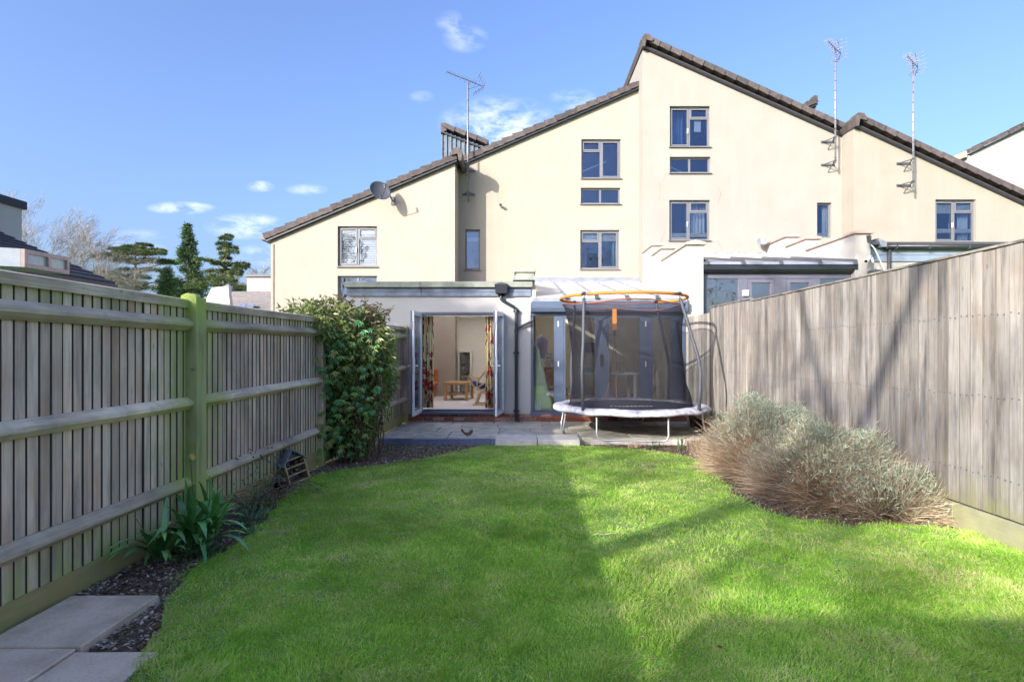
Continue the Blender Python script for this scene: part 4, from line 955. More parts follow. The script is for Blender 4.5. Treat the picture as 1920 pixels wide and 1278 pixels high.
for s, r, cx, cy, z in lvl:
    for i in range(nS):
        a = 2*PI*i/nS; sq = 1+.05*s*abs(math.cos(2*a))**2*0 + .02*noise.noise(Vector((math.cos(a)*4, math.sin(a)*4, z*1.3)))
        nt.v.append((cx+r*sq*math.cos(a), cy+r*sq*math.sin(a), z-(0.06*abs(math.sin(2*(a)))**2 if s == 1 else 0)))
for k_ in range(len(lvl)-1):
    for i in range(nS): nt.f.append((k_*nS+i, k_*nS+(i+1) % nS, (k_+1)*nS+(i+1) % nS, (k_+1)*nS+i))
nt.build('net', netM, tr, smooth=True)
orange = plain('orange_foam', (.55,.20,.03), .7, var=.2)
poles = [(-PI*.75), (-PI*.25), (PI*.25), (PI*.75)]
topR = 1.19
for q in range(4):
    a0 = poles[q]+.05; a1 = poles[q]+PI/2-.05
    pts = [(TC[0]+topR*math.cos(a0+(a1-a0)*i/10), TC[1]+topR*math.sin(a0+(a1-a0)*i/10), 2.57) for i in range(11)]
    MB().tube(pts, .028 if q != 2 else .014, 8).build('top_band', orange if q != 2 else plain('rust_band', (.28,.09,.04), .7), tr, smooth=True)
# thin rod and edge band under the ring
MB().tube([(TC[0]+1.15*math.cos(2*PI*i/48), TC[1]+1.15*math.sin(2*PI*i/48), 2.47-.06*abs(math.sin(4*PI*i/48))**2) for i in range(48)], .011, 6, closed=True).build('net_hem', plain('rust_band', (.28,.09,.04), .7), tr, smooth=True)
for a in poles:
    bx, by = TX+1.42*math.cos(a), TY+1.42*math.sin(a); tx, ty = TC[0]+topR*math.cos(a), TC[1]+topR*math.sin(a)
    def pp(s, z, o=0): return (bx+(tx-bx)*s+o*math.cos(a), by+(ty-by)*s+o*math.sin(a), z)
    low = [pp(0,.30),pp(0,.45)]
    pts = [pp(0,.52),pp(0,.9,.02),pp(0,1.2,.03),pp(.08,1.45,.02),pp(.3,1.75),pp(.6,2.1),pp(.85,2.38),pp(.96,2.50)]
    MB().tube(pts, .030, 10).build('pole', plain('foam_sleeve', (.06,.065,.08), .6), tr, smooth=True)
    MB().tube([pp(.955,2.48),pp(1,2.60)], .016, 8).build('pole_tip', metalG, tr, smooth=True)
    MB().box(tx-.03,tx+.03,ty-.03,ty+.03,2.55,2.61).build('pole_cap', blackP, tr)
def uleg(a, w=.52, r=1.33, bow=.08):
    c, s = math.cos(a), math.sin(a); tx_, ty_ = -s, c
    def q(o, z, rr=r): return (TX+rr*c+tx_*o, TY+rr*s+ty_*o, z)
    pts = [q(-w/2,TZ-.05),q(-w/2,.38),q(-w/2,.26,r+bow*.4),q(-w/2,.14,r+bow),q(-w/2+.03,.07,r+bow),q(-w/2+.10,.045,r+bow),q(w/2-.10,.045,r+bow),q(w/2-.03,.07,r+bow),q(w/2,.14,r+bow),q(w/2,.26,r+bow*.4),q(w/2,.38),q(w/2,TZ-.05)]
    MB().tube(pts, .018, 8).build('leg', metalG, tr, smooth=True)
for a, w_ in ((-99, 1.2), (178, .85), (2, .85), (88, 1.0)): uleg(math.radians(a), w_, r=1.18 if a == -99 else 1.25, bow=.04)
MB().tube([(TX+(TR-.1)*math.cos(2*PI*i/48), TY+(TR-.1)*math.sin(2*PI*i/48), TZ-.045) for i in range(48)], .022, 8, closed=True).build('frame_tube', metalG, tr, smooth=True)
# entrance: orange strap, zip edges and narrow opening at the back
ox, oy = PX(1152, 11.82), 11.84
MB().box(ox-.045, ox+.045, 11.80, 11.815, 2.02, 2.46).build('strap', orange, tr); MB().box(ox-.02, ox+.02, 11.80, 11.815, 1.90, 2.015).build('buckle', blackP, tr)
zip_ = plain('zip_edge', (.20,.09,.06), .7)
MB().tube([(ox,11.80,1.90),(ox-.02,11.78,1.6),(ox-.08,11.78,1.2),(ox-.14,11.8,.75),(ox-.19,11.84,.54)], .011, 6).build('net_zip', zip_, tr); MB().tube([(ox,11.80,1.90),(ox+.02,11.78,1.5),(ox+.03,11.79,1.0),(ox+.05,11.84,.54)], .011, 6).build('net_zip', zip_, tr)

# ---------------------------------------------------------------- aerials, dish, lamps on the houses
def aerial(label, x, ymast0, ymast1, Yw, bdir, brk, Lb=1.2, off=.35, elev=0, style=0, bcol=None):
    base = Vector((PX(x, Yw-off), Yw-off, PZ(ymast0, Yw-off))); top = PZ(ymast1, Yw-off)
    t_ = thing('aerial', label, 'aerial', tuple(base), 'television aerials')
    ms = MB().tube([tuple(base), (base.x, base.y, top)], .019, 8).build('mast', alum, t_, smooth=True)
    clip = MB().lathe([(0,-.008),(.024,-.008),(.024,.008),(0,.008)], (0,0,0), 8).mesh('cable_clip'); clip.materials.append(blackP)
    nclip = int((top-base.z)/.28)
    for i in range(nclip): piece(clip, 'cable_clip', t_, (base.x, base.y, base.z+.15+i*.28))
    MB().tube([(base.x+.026, base.y-.012, base.z), (base.x+.026, base.y-.012, top-.05)], .005, 4).build('cable', blackP, t_)
    for by in brk:
        z = PZ(by, Yw-off)
        k_ = MB(); k_.box(base.x-.03, base.x+.03, base.y-.03, base.y+.03, z-.02, z+.02); k_.tube([(base.x,base.y,z),(base.x-.16,Yw-.02,z)], .014, 6); k_.tube([(base.x,base.y,z),(base.x+.16,Yw-.02,z)], .014, 6)
        k_.tube([(base.x,base.y+.05,z),(base.x,Yw-.02,z-.22)], .014, 6); k_.box(base.x-.2,base.x+.2,Yw-.03,Yw-.002,z-.03,z+.03)
        k_.build('bracket', darkmet, t_)
    d = Vector(bdir).normalized(); c0 = Vector((base.x, base.y, top))
    sd = d.cross(Vector((0,0,1))).normalized(); up = sd.cross(d)
    A = c0-d*Lb*.42+Vector((0,0,.02)); B = A+d*Lb
    MB().tube([tuple(A), tuple(B)], .012, 6).build('boom', darkmet, t_)
    el = MB().tube([(-.5,0,0),(.5,0,0)], .006, 5).mesh('element'); el.materials.append(plain('element_grey', (.22,.22,.24), .6))
    q = sd.to_track_quat('X', 'Z').to_euler()
    n = 13
    for i in range(n):
        p = A+d*(Lb*(.22+.78*i/(n-1))); w_ = .30-.10*i/n
        for u in ((.03,) if i % 2 else (.03, -.03)):
            e = piece(el, 'element', t_, tuple(p+up*u), rot=q, scale=(w_, 1, 1))
    for sgn in (1, -1):                              # corner reflector
        for j in range(4):
            p = A+d*(-.02+.07*j)*1.0+up*sgn*(.04+.085*j); piece(el, 'element', t_, tuple(p), rot=q, scale=(.46, 1.2, 1.2))
        MB().tube([tuple(A+d*-.03), tuple(A+d*.22+up*sgn*.32)], .008, 5).build('reflector_arm', darkmet, t_)
    MB().tube([tuple(A+d*.12-up*.02), tuple(A+d*.2-up*.10), tuple(c0-Vector((0,0,.25)))], .005, 4).build('lead', blackP, t_)
    return t_
aerial('tall aerial on the cream gable next to the blue stair dormer', 877, 372, 152, YB, (-.95,-.28,.26), (314, 359), 1.15)
aerial('aerial on the tall house beside the valley, left one of the right pair', 1566, 306, 92, YC, (-.74,-.67,.0), (257, 301), 1.0, off=.4, style=1)
aerial('aerial in the middle of the sand coloured gable, rightmost of all', 1712, 352, 118, YD, (-.76,-.65,.0), (298, 340), 1.0, off=.4)
ds = thing('satellite_dish', 'dark grey satellite dish below the sloping verge of the peach house', 'satellite dish', tuple(P(731,366,YA-.05)))
dc = P(713, 357, YA-.55); dn = Vector((.50,-.78,.36)).normalized()
Mx = Matrix.Translation(dc) @ dn.to_track_quat('Z', 'Y').to_matrix().to_4x4()
dm = MB(); prof = [(0.0,-.07),(.10,-.062),(.2,-.035),(.27,-.008),(.30,.01),(.305,.005),(.27,-.02),(.2,-.05),(.10,-.076),(0.0,-.085)]
dm.lathe(prof, (0,0,0), 28); dm.xform(Mx); dm.build('dish', plain('dish_grey', (.075,.08,.10), .5, var=.1), ds, smooth=True)
Ldn = dc+dn*.42-Vector((0,0,.20)); bot = Mx@Vector((0,-.29,0))
if (Mx@Vector((0,.29,0))).z < bot.z: bot = Mx@Vector((0,.29,0))
MB().tube([tuple(dc-dn*.08), tuple(bot), tuple(Ldn)], .013, 6).build('arm', darkmet, ds); MB().tube([tuple(Ldn), tuple(Ldn+Vector((0,0,.13))-dn*.03)], .028, 8).build('receiver', gutterM, ds)
wl = P(737, 372, YA); MB().tube([tuple(dc-dn*.08), (wl.x-.02, YA-.35, wl.z+.02), (wl.x, YA-.28, wl.z-.06), (wl.x, YA-.03, wl.z-.08)], .02, 8).build('bracket', darkmet, ds); MB().box(wl.x-.05, wl.x+.05, YA-.03, YA-.002, wl.z-.2, wl.z+.04).build('wall_plate', darkmet, ds)
sn = thing('security_sensor', 'small round sensor on the upper cream wall', 'sensor', tuple(P(939,387,YB)))
MB().tube([tuple(P(939,387,YB-.002)), tuple(P(939,387,YB)+Vector((0,-.16,0)))], .035, 10).build('sensor_body', whiteP, sn, smooth=True); MB().tube([tuple(P(939,387,YB)+Vector((0,-.161,0))), tuple(P(939,387,YB)+Vector((0,-.19,0)))], .045, 10).build('lens', blackP, sn)
yl = 12.2
fl = thing('floodlight', 'dark floodlight on the end of the pink coped party wall', 'floodlight', tuple(P(1630,452,yl)))
q = MB().hexa([tuple(P(1626,455,yl-.12)),tuple(P(1634,458,yl-.12)),tuple(P(1634,458,yl-.02)),tuple(P(1627,455,yl-.02)),tuple(P(1624,442,yl-.2)),tuple(P(1632,441,yl-.2)),tuple(P(1634,443,yl-.04)),tuple(P(1627,443,yl-.04))]); q.build('lamp_head', darkmet, fl)
MB().tube([tuple(P(1631,456,yl-.05)), tuple(P(1640,466,yl-.08)), tuple(P(1652,492,yl+.0)), tuple(P(1661,512,yl+.05))], .012, 6).build('cable', whiteP, fl)
cmr = thing('security_camera', 'white security camera halfway down the party wall end', 'camera', tuple(P(1628,486,yl)))
MB().tube([tuple(P(1624,489,yl-.16)), tuple(P(1633,481,yl-.0))], .04, 10).build('camera_body', whiteP, cmr, smooth=True); MB().tube([tuple(P(1623.4,489.6,yl-.18)), tuple(P(1624,489,yl-.161))], .03, 10).build('lens', blackP, cmr)
MB().tube([tuple(P(1635,484,yl-.02)), tuple(P(1637,492,yl-.1))], .02, 8).build('mount', whiteP, cmr)
bl = thing('wall_lamp', 'flat grey wall lamp just above the right fence on the party wall', 'lamp', tuple(P(1638,509,yl)))
MB().box(PX(1630,yl), PX(1646,yl), yl-.14, yl+.08, PZ(512,yl), PZ(507,yl)).build('lamp_shade', gutterM, bl, bevel=.01); MB().box(PX(1634,yl), PX(1642,yl), yl-.1, yl+.08, PZ(515,yl), PZ(512,yl)-.002).build('lens', whiteP, bl)

# ---------------------------------------------------------------- left fence
fw = wood('fence_wood', (.68,.545,.43), (.36,.28,.225), (.58,.35,.22), moss=.55, moss_pt=(-2.85,4.87,1), mosscol=(.30,.38,.09), warmamt=.55)
fr_ = wood('rail_wood', (.66,.56,.42), (.30,.24,.18), (.48,.36,.24), moss=.6, moss_pt=(-2.85,4.87,1), mosscol=(.32,.38,.10), axis='y', lowmoss=False)
fp_ = wood('post_wood', (.36,.39,.16), (.19,.23,.08), (.40,.40,.22), moss=1.3, mosscol=(.32,.42,.09), knots=False, streak=.7)
fd_ = plain('gap_shade', (.035,.035,.032), .9)  # near-black sheet behind the boards, painting the shade in the gaps
lf = thing('garden_fence', 'grey closeboard fence with green mossy posts and three rails along the left of the lawn', 'fence', (-2.85,4.9,0))
PTS = [Vector((-2.87,-3.6,0)), Vector((-2.87,4.87,0)), Vector((-2.82,7.85,0)), Vector((-2.50,12.2,0))]
ZO = [0, 0, .035, .10]
pm = MB().hexa([(.009,-.0385,0),(.003,.0385,0),(-.006,.0385,0),(-.006,-.0385,0),(.009,-.0385,1),(.003,.0385,1),(-.006,.0385,1),(-.006,-.0385,1)]).mesh('picket'); pm.materials.append(fw); pm.materials.append(plain('picket_edge_shade', (.13,.11,.095), .9))  # side faces coloured dark to draw the shaded gaps between pickets
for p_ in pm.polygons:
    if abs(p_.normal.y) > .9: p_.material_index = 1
for s in range(3):
    a, b = PTS[s], PTS[s+1]; L = (b-a).length; d = (b-a)/L; ang = math.atan2(d.y, d.x)-PI/2
    nrm = Vector((d.y, -d.x, 0)); s0 = 0
    if s == 0: s0 = 5.6                              # pickets one by one only where the camera can see them
    k = int((L-s0)/.0835)
    for i in range(k):
        q = a+d*(s0+(i+.5)*.0835); zo = ZO[s]+(ZO[s+1]-ZO[s])*((q-a).length/L)
        lo = .14+zo*.6; hi = 1.95+zo
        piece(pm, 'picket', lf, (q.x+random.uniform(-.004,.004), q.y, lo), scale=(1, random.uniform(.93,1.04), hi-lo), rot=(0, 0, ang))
    def seg(name, mat, poly, z0=0, z1=0, sa=0, sb=L, parent=lf):
        A = a+d*sa; B = a+d*sb; mb = MB(); n_ = len(poly)
        za = ZO[s]+(ZO[s+1]-ZO[s])*sa/L; zb = ZO[s]+(ZO[s+1]-ZO[s])*sb/L
        mb.v = [tuple(A+nrm*u+Vector((0,0,w+za))) for u, w in poly]+[tuple(B+nrm*u+Vector((0,0,w+zb))) for u, w in poly]
        mb.f = [tuple(range(n_)), tuple(range(2*n_-1, n_-1, -1))]+[(i, n_+i, n_+(i+1) % n_, (i+1) % n_) for i in range(n_)]
        return mb.build(name, mat, parent, bevel=.003)
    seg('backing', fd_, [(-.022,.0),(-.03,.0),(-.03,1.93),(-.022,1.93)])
    if s == 0: seg('backing', fw, [(.012,.0),(-.01,.0),(-.01,1.93),(.012,1.93)], sb=5.55)
    g0 = .08 if s else 0
    for zc in (1.785, 1.112, .43): seg('rail', fr_, [(.002,zc+.055),(.03,zc+.058),(.083,zc+.012),(.083,zc-.012),(.03,zc-.055),(.002,zc-.05)], sa=g0, sb=L-.06 if s < 2 else L)
    seg('cap_rail', fr_, [(-.04,1.935),(.032,1.925),(.038,1.995),(-.045,2.015)], sa=g0, sb=L-.06 if s < 2 else L)
    seg('gravel_board', wood('gravel_wood', (.40,.28,.17), (.2,.14,.09), (.42,.26,.14), moss=.5, mosscol=(.27,.29,.09), axis='y') if 'gravel_wood' not in MC else MC['gravel_wood'], [(.018,-.06),(-.01,-.06),(-.01,.15),(.018,.15)])
def post(x0, x1, y0, y1, z, mat=fp_):
    m = MB().hexa([(x0,y0,-.1),(x1,y0,-.1),(x1,y1,-.1),(x0,y1,-.1),(x0,y0,z),(x1,y0,z-.015),(x1,y1,z-.02),(x0,y1,z-.02)])
    m.prism([(x0+.002,y0+.002,z-.003),(x1-.002,y0+.002,z-.018),(x1-.03,y0+.03,z+.012),(x0+.03,y0+.03,z+.02)], (0,.07,.0))
    return m.build('post', mat, lf, bevel=.006)
post(-2.905, -2.765, 4.79, 4.94, 2.04); post(-2.86, -2.74, 7.78, 7.90, 2.06, fw); post(-2.55, -2.43, 12.1, 12.24, 2.12, fw); post(-2.9,-2.77,1.8,1.93,2.04)
MB().lathe([(0,.01),(.012,.01),(.014,0),(0,0)], (-2.80,4.785,1.4), 8).build('bolt', darkmet, lf)

# ---------------------------------------------------------------- right fence
rw = wood('board_wood', (.305,.283,.255), (.09,.085,.082), (.235,.185,.14), moss=.5, lowhi=False, moss_pt=None, mosscol=(.22,.22,.07), warmamt=.45, streak=.9)
rf = thing('garden_fence', 'tall weathered close boarded fence in sunlight along the right of the lawn', 'fence', (3.93,7,0))
bmh = MB().hexa([(-.004,-.0635,0),(.014,-.0635,0),(.014,.0625,0),(.001,.0625,0),(-.004,-.0635,1),(.014,-.0635,1),(.014,.0625,1),(.001,.0625,1)]).mesh('board'); bmh.materials.append(rw); bmh.materials.append(plain('board_edge_shade', (.17,.145,.12), .9))  # darkened side faces stand in for the shadow lines between boards
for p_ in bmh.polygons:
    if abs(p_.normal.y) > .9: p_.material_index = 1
y = 1.6; i = 0
while y < 11.52:
    zt = 2.405 if y < 9.4 else 2.405+.05*min(1, (y-9.4)/.6)
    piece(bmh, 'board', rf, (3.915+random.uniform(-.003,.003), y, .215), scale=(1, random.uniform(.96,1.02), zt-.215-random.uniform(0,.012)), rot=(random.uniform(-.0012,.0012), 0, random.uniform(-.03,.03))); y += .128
n = 8
for i in range(n):
    s = (i+.5)/n; X = 3.915-.24*s; Y = 11.56+.66*s
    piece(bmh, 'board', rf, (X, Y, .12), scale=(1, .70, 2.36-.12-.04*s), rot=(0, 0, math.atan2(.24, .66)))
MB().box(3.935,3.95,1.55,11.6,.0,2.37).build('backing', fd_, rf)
for ya, yb, za, zb in ((1.55,4.3,2.41,2.41),(4.302,7.1,2.408,2.408),(7.102,9.5,2.41,2.412),(9.502,11.55,2.45,2.462)):
    MB().hexa([(3.90,ya,za),(3.965,ya,za),(3.965,yb,zb),(3.90,yb,zb),(3.90,ya,za+.02),(3.965,ya,za+.02),(3.965,yb,zb+.02),(3.90,yb,zb+.02)]).build('capping', rw, rf)
gw = wood('kick_wood', (.38,.35,.27), (.24,.215,.16), (.35,.30,.19), moss=.35, mosscol=(.30,.30,.13), axis='y', streak=.5, knots=False)
for ya, yb in ((1.6,5.0),(5.01,8.3),(8.31,11.5)): MB().box(3.868,3.90,ya,yb,-.12,.212).build('gravel_board', gw, rf, bevel=.004)
nl_ = MB(); rg = random.Random(5); y = 1.6
while y < 11.5:                                      # nail heads where the boards cross the hidden rails
    for z in (.52, 1.18, 1.86):
        for dy_ in (-.03, .035):
            yy = y+dy_+rg.uniform(-.006,.006); zz = z+rg.uniform(-.012,.012); nl_.box(3.9035,3.909,yy-.0035,yy+.0035,zz-.0035,zz+.0035)
    y += .128
tag(nl_.build('nail_heads', darkmet, rf), kind='stuff')
# low brick wall that carries the fence end
bw = thing('brick_wall', 'short low brick wall under the far end of the right fence beside the trampoline', 'wall', (3.55,11,0))
for r in range(4):
    for c in range(4):
        piece(bmes[c % 3], 'brick', bw, (3.60+.01*(r % 2), 10.6+c*.26+(.12 if r % 2 else 0), -.02+r*.078), rot=(0, 0, PI/2), scale=(1.1, 1, 1))

# ---------------------------------------------------------------- paving
slabM = plain('riven_slab', (.42,.395,.33), .75, var=.3, scale=5, bm=.5, bscale=18, orand=.3)
paleM = plain('pale_slab', (.60,.55,.49), .85, var=.15, scale=9, bm=.4)
pt = thing('patio', 'grey green stone slab patio in front of the garden doors', 'patio', (.5,11,0)); 
MB().box(-2.52,3.75,9.9,12.28,-.12,.012).build('mortar_bed', plain('mortar_green', (.34,.33,.26), .95, var=.3, scale=5), pt)
rows = [(9.95,10.72),(10.74,11.30),(11.32,11.86),(11.88,12.27)]
for j, (ya, yb) in enumerate(rows):
    x = -2.5+(.0,-.3,.1,-.15)[j]
    while x < 3.7:
        w_ = random.choice((.6,.75,.9,.6)); xa = max(x, -2.5); xb = min(x+w_, 3.72)
        if xb-xa > .1: MB().box(xa+.008, xb-.008, ya, yb-.002, -.0, .03+random.uniform(-.003,.004)).build('slab', slabM, pt, bevel=.008)
        x += w_
kb = plain('blue_brick', (.14,.17,.25), .6, var=.2, scale=20, orand=.35)
kbm = MB().box(0,.272,0,.10,-.10,.028).mesh('edging_block'); kbm.materials.append(kb)
for i in range(8): piece(kbm, 'edging_block', pt, (-2.47+i*.2795-(.0 if i < 7 else .0), 9.84+i*-.0 , random.uniform(-.006,.004)), rot=(0, 0, random.uniform(-.015,.015)))
kpm = kbm.copy(); kpm.materials[0] = paleM
for i in range(10):
    X = 1.25+i*.26
    piece(kpm, 'edging_block', pt, (X, 9.83, -.004), rot=(0,0,random.uniform(-.01,.01)), mat=None)
stp = thing('garden_step', 'two pale concrete slabs forming a step between the lawn and the patio', 'step', (.2,9.9,0))
for a, b_ in ((PX(929,9.7),PX(1007,9.7)),(PX(1008,9.7),PX(1087,9.7))): MB().hexa([(a+.003,9.62,-.1),(b_-.003,9.62,-.1),(b_-.003,10.18,-.1),(a+.003,10.18,-.1),(a+.003,9.62,.045),(b_-.003,9.62,.045),(b_-.003,10.18,.052),(a+.003,10.18,.052)]).build('slab', paleM, stp, bevel=.006)
m, t, b = newmat('path_slab'); n1 = noise_(t, 2.5, 6, rough=.6); n2 = noise_(t, 70, 5, rough=.7)
c = ramp(t, n1, [(.3, (.42,.33,.23)), (.55, (.76,.61,.45)), (.75, (.86,.72,.56))]); c = mixc(t, mth(t, 'MULTIPLY', mth(t, 'SUBTRACT', n2, .5, clamp=True), 2.2, clamp=True), c, (.26,.25,.18))
t.links.new(c, b.inputs['Base Color']); b.inputs['Roughness'].default_value = .9; bump(t, b, n2, .5, .006); pathM = m
ph = thing('garden_path', 'three worn concrete slabs in the near left corner beside the fence', 'path', (-2.4,2.8,0))
for (x0, x1, y0, y1, z) in ((-2.80,-2.26,2.885,3.50,.035),(-2.84,-2.275,2.2,2.87,.036),(-2.262,-1.84,2.2,2.85,.030)):
    MB().hexa([(x0,y0,-.03),(x1,y0,-.03),(x1+.03*(y1>3),y1,-.03),(x0,y1,-.03),(x0,y0,z),(x1,y0,z+.003),(x1-.03*(y1>3)*-1-.03*(y1>3)*1,y1,z),(x0,y1,z-.003)]).build('slab', pathM, ph, bevel=.006)

# ---------------------------------------------------------------- grass
def pts_in(x0, x1, y0, y1, n, dens=None):
    X = np.random.uniform(x0, x1, n); Y = np.random.uniform(y0, y1, n)
    if dens is not None: k = np.random.rand(n) < dens(X, Y); X, Y = X[k], Y[k]
    return X, Y
def vnoise(X, Y, s, seed=0):
    """smooth value noise on a lattice, vectorised"""
    rs = np.random.RandomState(seed); G = rs.rand(64, 64)
    x = X*s; y = Y*s; xi = np.floor(x).astype(int); yi = np.floor(y).astype(int); fx = x-xi; fy = y-yi
    fx = fx*fx*(3-2*fx); fy = fy*fy*(3-2*fy); g_ = lambda a, b_: G[a % 64, b_ % 64]
    return (g_(xi,yi)*(1-fx)+g_(xi+1,yi)*fx)*(1-fy)+(g_(xi,yi+1)*(1-fx)+g_(xi+1,yi+1)*fx)*fy
gzv = lambda Y: -.07*np.clip((Y-6.0)/3.6, 0, 1)
X, Y = pts_in(-2.8, 3.9, 2.1, 9.7, 900000, lambda X, Y: np.clip(3.1/Y, 0, 1)**1.4)
k = inside(X, Y, LAWN); 
# rough edges: a little grass strays over the border
X2 = X+np.random.normal(size=len(X))*.07; Y2 = Y+np.random.normal(size=len(X))*.07
k2 = inside(X2, Y2, LAWN) & ~k & (np.random.rand(len(X)) < .55) & (Y < 9.55) & ~((X < -1.8) & (Y < 3.5))
k = k | k2; X, Y = X[k], Y[k]
bare = vnoise(X, Y, 1.3, 5)*.5+vnoise(X, Y, 5, 6)*.3+vnoise(X, Y, 13, 7)*.2
edge = (X < -1.5) & (vnoise(X, Y, 3, 8) < .35) & (X < -1.8)
k = (np.random.rand(len(X)) < np.clip((bare-.30)*7, .18, 1)) & ~(edge & (np.random.rand(len(X)) < .5)); X, Y = X[k], Y[k]
n = len(X); tuft = vnoise(X, Y, 7, 1)*.5+vnoise(X, Y, 17, 2)*.5; big = vnoise(X, Y, 1.1, 3)
Lg = (.014+.026*tuft+.016*big)*np.random.uniform(.6, 1.3, n); Lg *= np.where(tuft > .72, 1.3, 1)
lean = np.stack([vnoise(X, Y, 4, 11)-.5, vnoise(X, Y, 4, 12)-.5, np.zeros(n)], axis=1)*1.3
D = np.random.normal(size=(n, 3))*np.array([.42,.42,0])+np.array([0,0,1.])+lean
shade = np.clip(-.05+.5*vnoise(X, Y, 1.7, 9)+.45*vnoise(X, Y, 6, 10)+.2*vnoise(X, Y, 15, 14)+np.random.normal(size=n)*.22, 0, 1)
grassM = leafmat('grass_blade', (.20,.43,.05), (.48,.74,.11), (.84,.80,.40), .5, .5, .3, .9)
blades('grass', np.stack([X, Y, gzv(Y)+.010], axis=1), D, Lg, np.full(n, .0046)*np.clip(Y/4.5, .8, 1.8), grassM, droop=.35, shade=shade)['kind'] = 'stuff'
X, Y = pts_in(-2.3, 3.8, 2.3, 9.5, 60000); k = inside(X, Y, LAWN) & (vnoise(X, Y, 2.3, 31)*.6+vnoise(X, Y, 9, 32)*.4 > .66); X, Y = X[k], Y[k]; n = len(X)
D = np.random.normal(size=(n,3))*np.array([1,1,.2])+np.array([0,0,.25])
tag(leaves('lawn_clover', np.stack([X, Y, gzv(Y)+.022], axis=1), D, np.random.uniform(.010,.020,n), np.random.uniform(.008,.014,n), leafmat('clover_leaf', (.08,.22,.07), (.18,.40,.14), (.30,.50,.20)), droop=.05), kind='stuff')
# straw and dead bits in the turf
X, Y = pts_in(-2.2, 3.8, 2.2, 9.5, 22000); k = inside(X, Y, LAWN); X, Y = X[k], Y[k]; n = len(X)
D = np.random.normal(size=(n, 3))*np.array([1,1,.25])+np.array([0,0,.3])
tag(blades('dry_grass', np.stack([X, Y, gzv(Y)+.025], axis=1), D, np.random.uniform(.02,.055,n), np.full(n,.003), leafmat('straw', (.25,.20,.10), (.45,.38,.22), None, .7, .2), droop=.15), kind='stuff')
# moss along the bed edge
# mulch and stones
bark = leafmat('bark_chip', (.07,.048,.035), (.27,.19,.135), (.60,.49,.38), .9, 0, .15, 6)
def scatter_chips(name, X, Y, smin, smax, mat, lift=.0, tone=(0,1)):
    n = len(X); s = np.random.uniform(smin, smax, n)**1.0; a = np.random.rand(n)*2*PI
    ex = np.stack([np.cos(a), np.sin(a), np.random.normal(size=n)*.35], axis=1)*s[:,None]; ey = np.stack([-np.sin(a), np.cos(a), np.random.normal(size=n)*.35], axis=1)*(s*np.random.uniform(.25,.75,n))[:,None]
    c0 = np.stack([X, Y, gzv(Y)+lift+s*.25], axis=1); up = np.array([0,0,1.])*s[:,None]*.3
    V = np.stack([c0-ex, c0-ey, c0+ex, c0+ey, c0+up], axis=1).reshape(-1,3); i = np.arange(n).reshape(-1,1)*5
    Fc = np.concatenate([i,i+1,i+4,i+1,i+2,i+4,i+2,i+3,i+4,i+3,i,i+4], axis=1).ravel()
    return np_mesh(name, V, Fc, np.full(n*4,3), mat, col=np.repeat(np.random.rand(n)**1.6*(tone[1]-tone[0])+tone[0],5))
def bedmask(X, Y):
    k = ~inside(X, Y, LAWN) & (X < 3.85) & (X > -2.84) & (Y < 9.82)
    k &= ~((X < -1.84) & (Y < 2.86)) & ~((X < -2.24) & (Y < 3.5) & (Y > 2.8))
    k &= ~((X > -.35) & (X < 1.25) & (Y > 9.55)); return k
X, Y = pts_in(-2.85, 3.88, 2.1, 9.82, 150000, lambda X, Y: np.clip(3.6/Y, 0, 1)); k = bedmask(X, Y); X, Y = X[k], Y[k]
tag(scatter_chips('bark_mulch', X, Y, .005, .020, bark), kind='stuff')
X, Y = pts_in(-2.85, -.8, 2.1, 9.8, 3600); k = bedmask(X, Y); X, Y = X[k], Y[k]
tag(scatter_chips('pebbles', X, Y, .008, .024, leafmat('pebble', (.16,.14,.12), (.36,.32,.28), (.62,.56,.5), .8, 0, .3, 6)), kind='stuff')
X, Y = pts_in(-2.8, 3.85, 3, 9.7, 500); k = bedmask(X, Y); X, Y = X[k], Y[k]
tag(scatter_chips('fallen_leaves', X, Y, .015, .035, leafmat('dead_leaf', (.16,.06,.02), (.35,.16,.06), (.5,.3,.15), .8, .1), .01), kind='stuff')
# weeds between bed and lawn
X, Y = pts_in(-2.75, 3.8, 2.3, 9.6, 26000); k = bedmask(X, Y) & (vnoise(X, Y, 3.2, 21) > .66); X, Y = X[k], Y[k]; n = len(X)
D = np.random.normal(size=(n,3))*np.array([.8,.8,.2])+np.array([0,0,.35])
tag(leaves('ground_weeds', np.stack([X, Y, gzv(Y)+.01], axis=1), D, np.random.uniform(.012,.03,n), np.random.uniform(.008,.016,n), leafmat('weed_leaf', (.05,.11,.02), (.14,.22,.05), (.22,.25,.08)), droop=.1), kind='stuff')
X, Y = pts_in(-2.2, 3.8, 2.4, 9.4, 60); k = inside(X, Y, LAWN); X, Y = X[k], Y[k]
tag(scatter_chips('leaves_on_lawn', X, Y, .010, .022, MC['dead_leaf'], .035), kind='stuff')
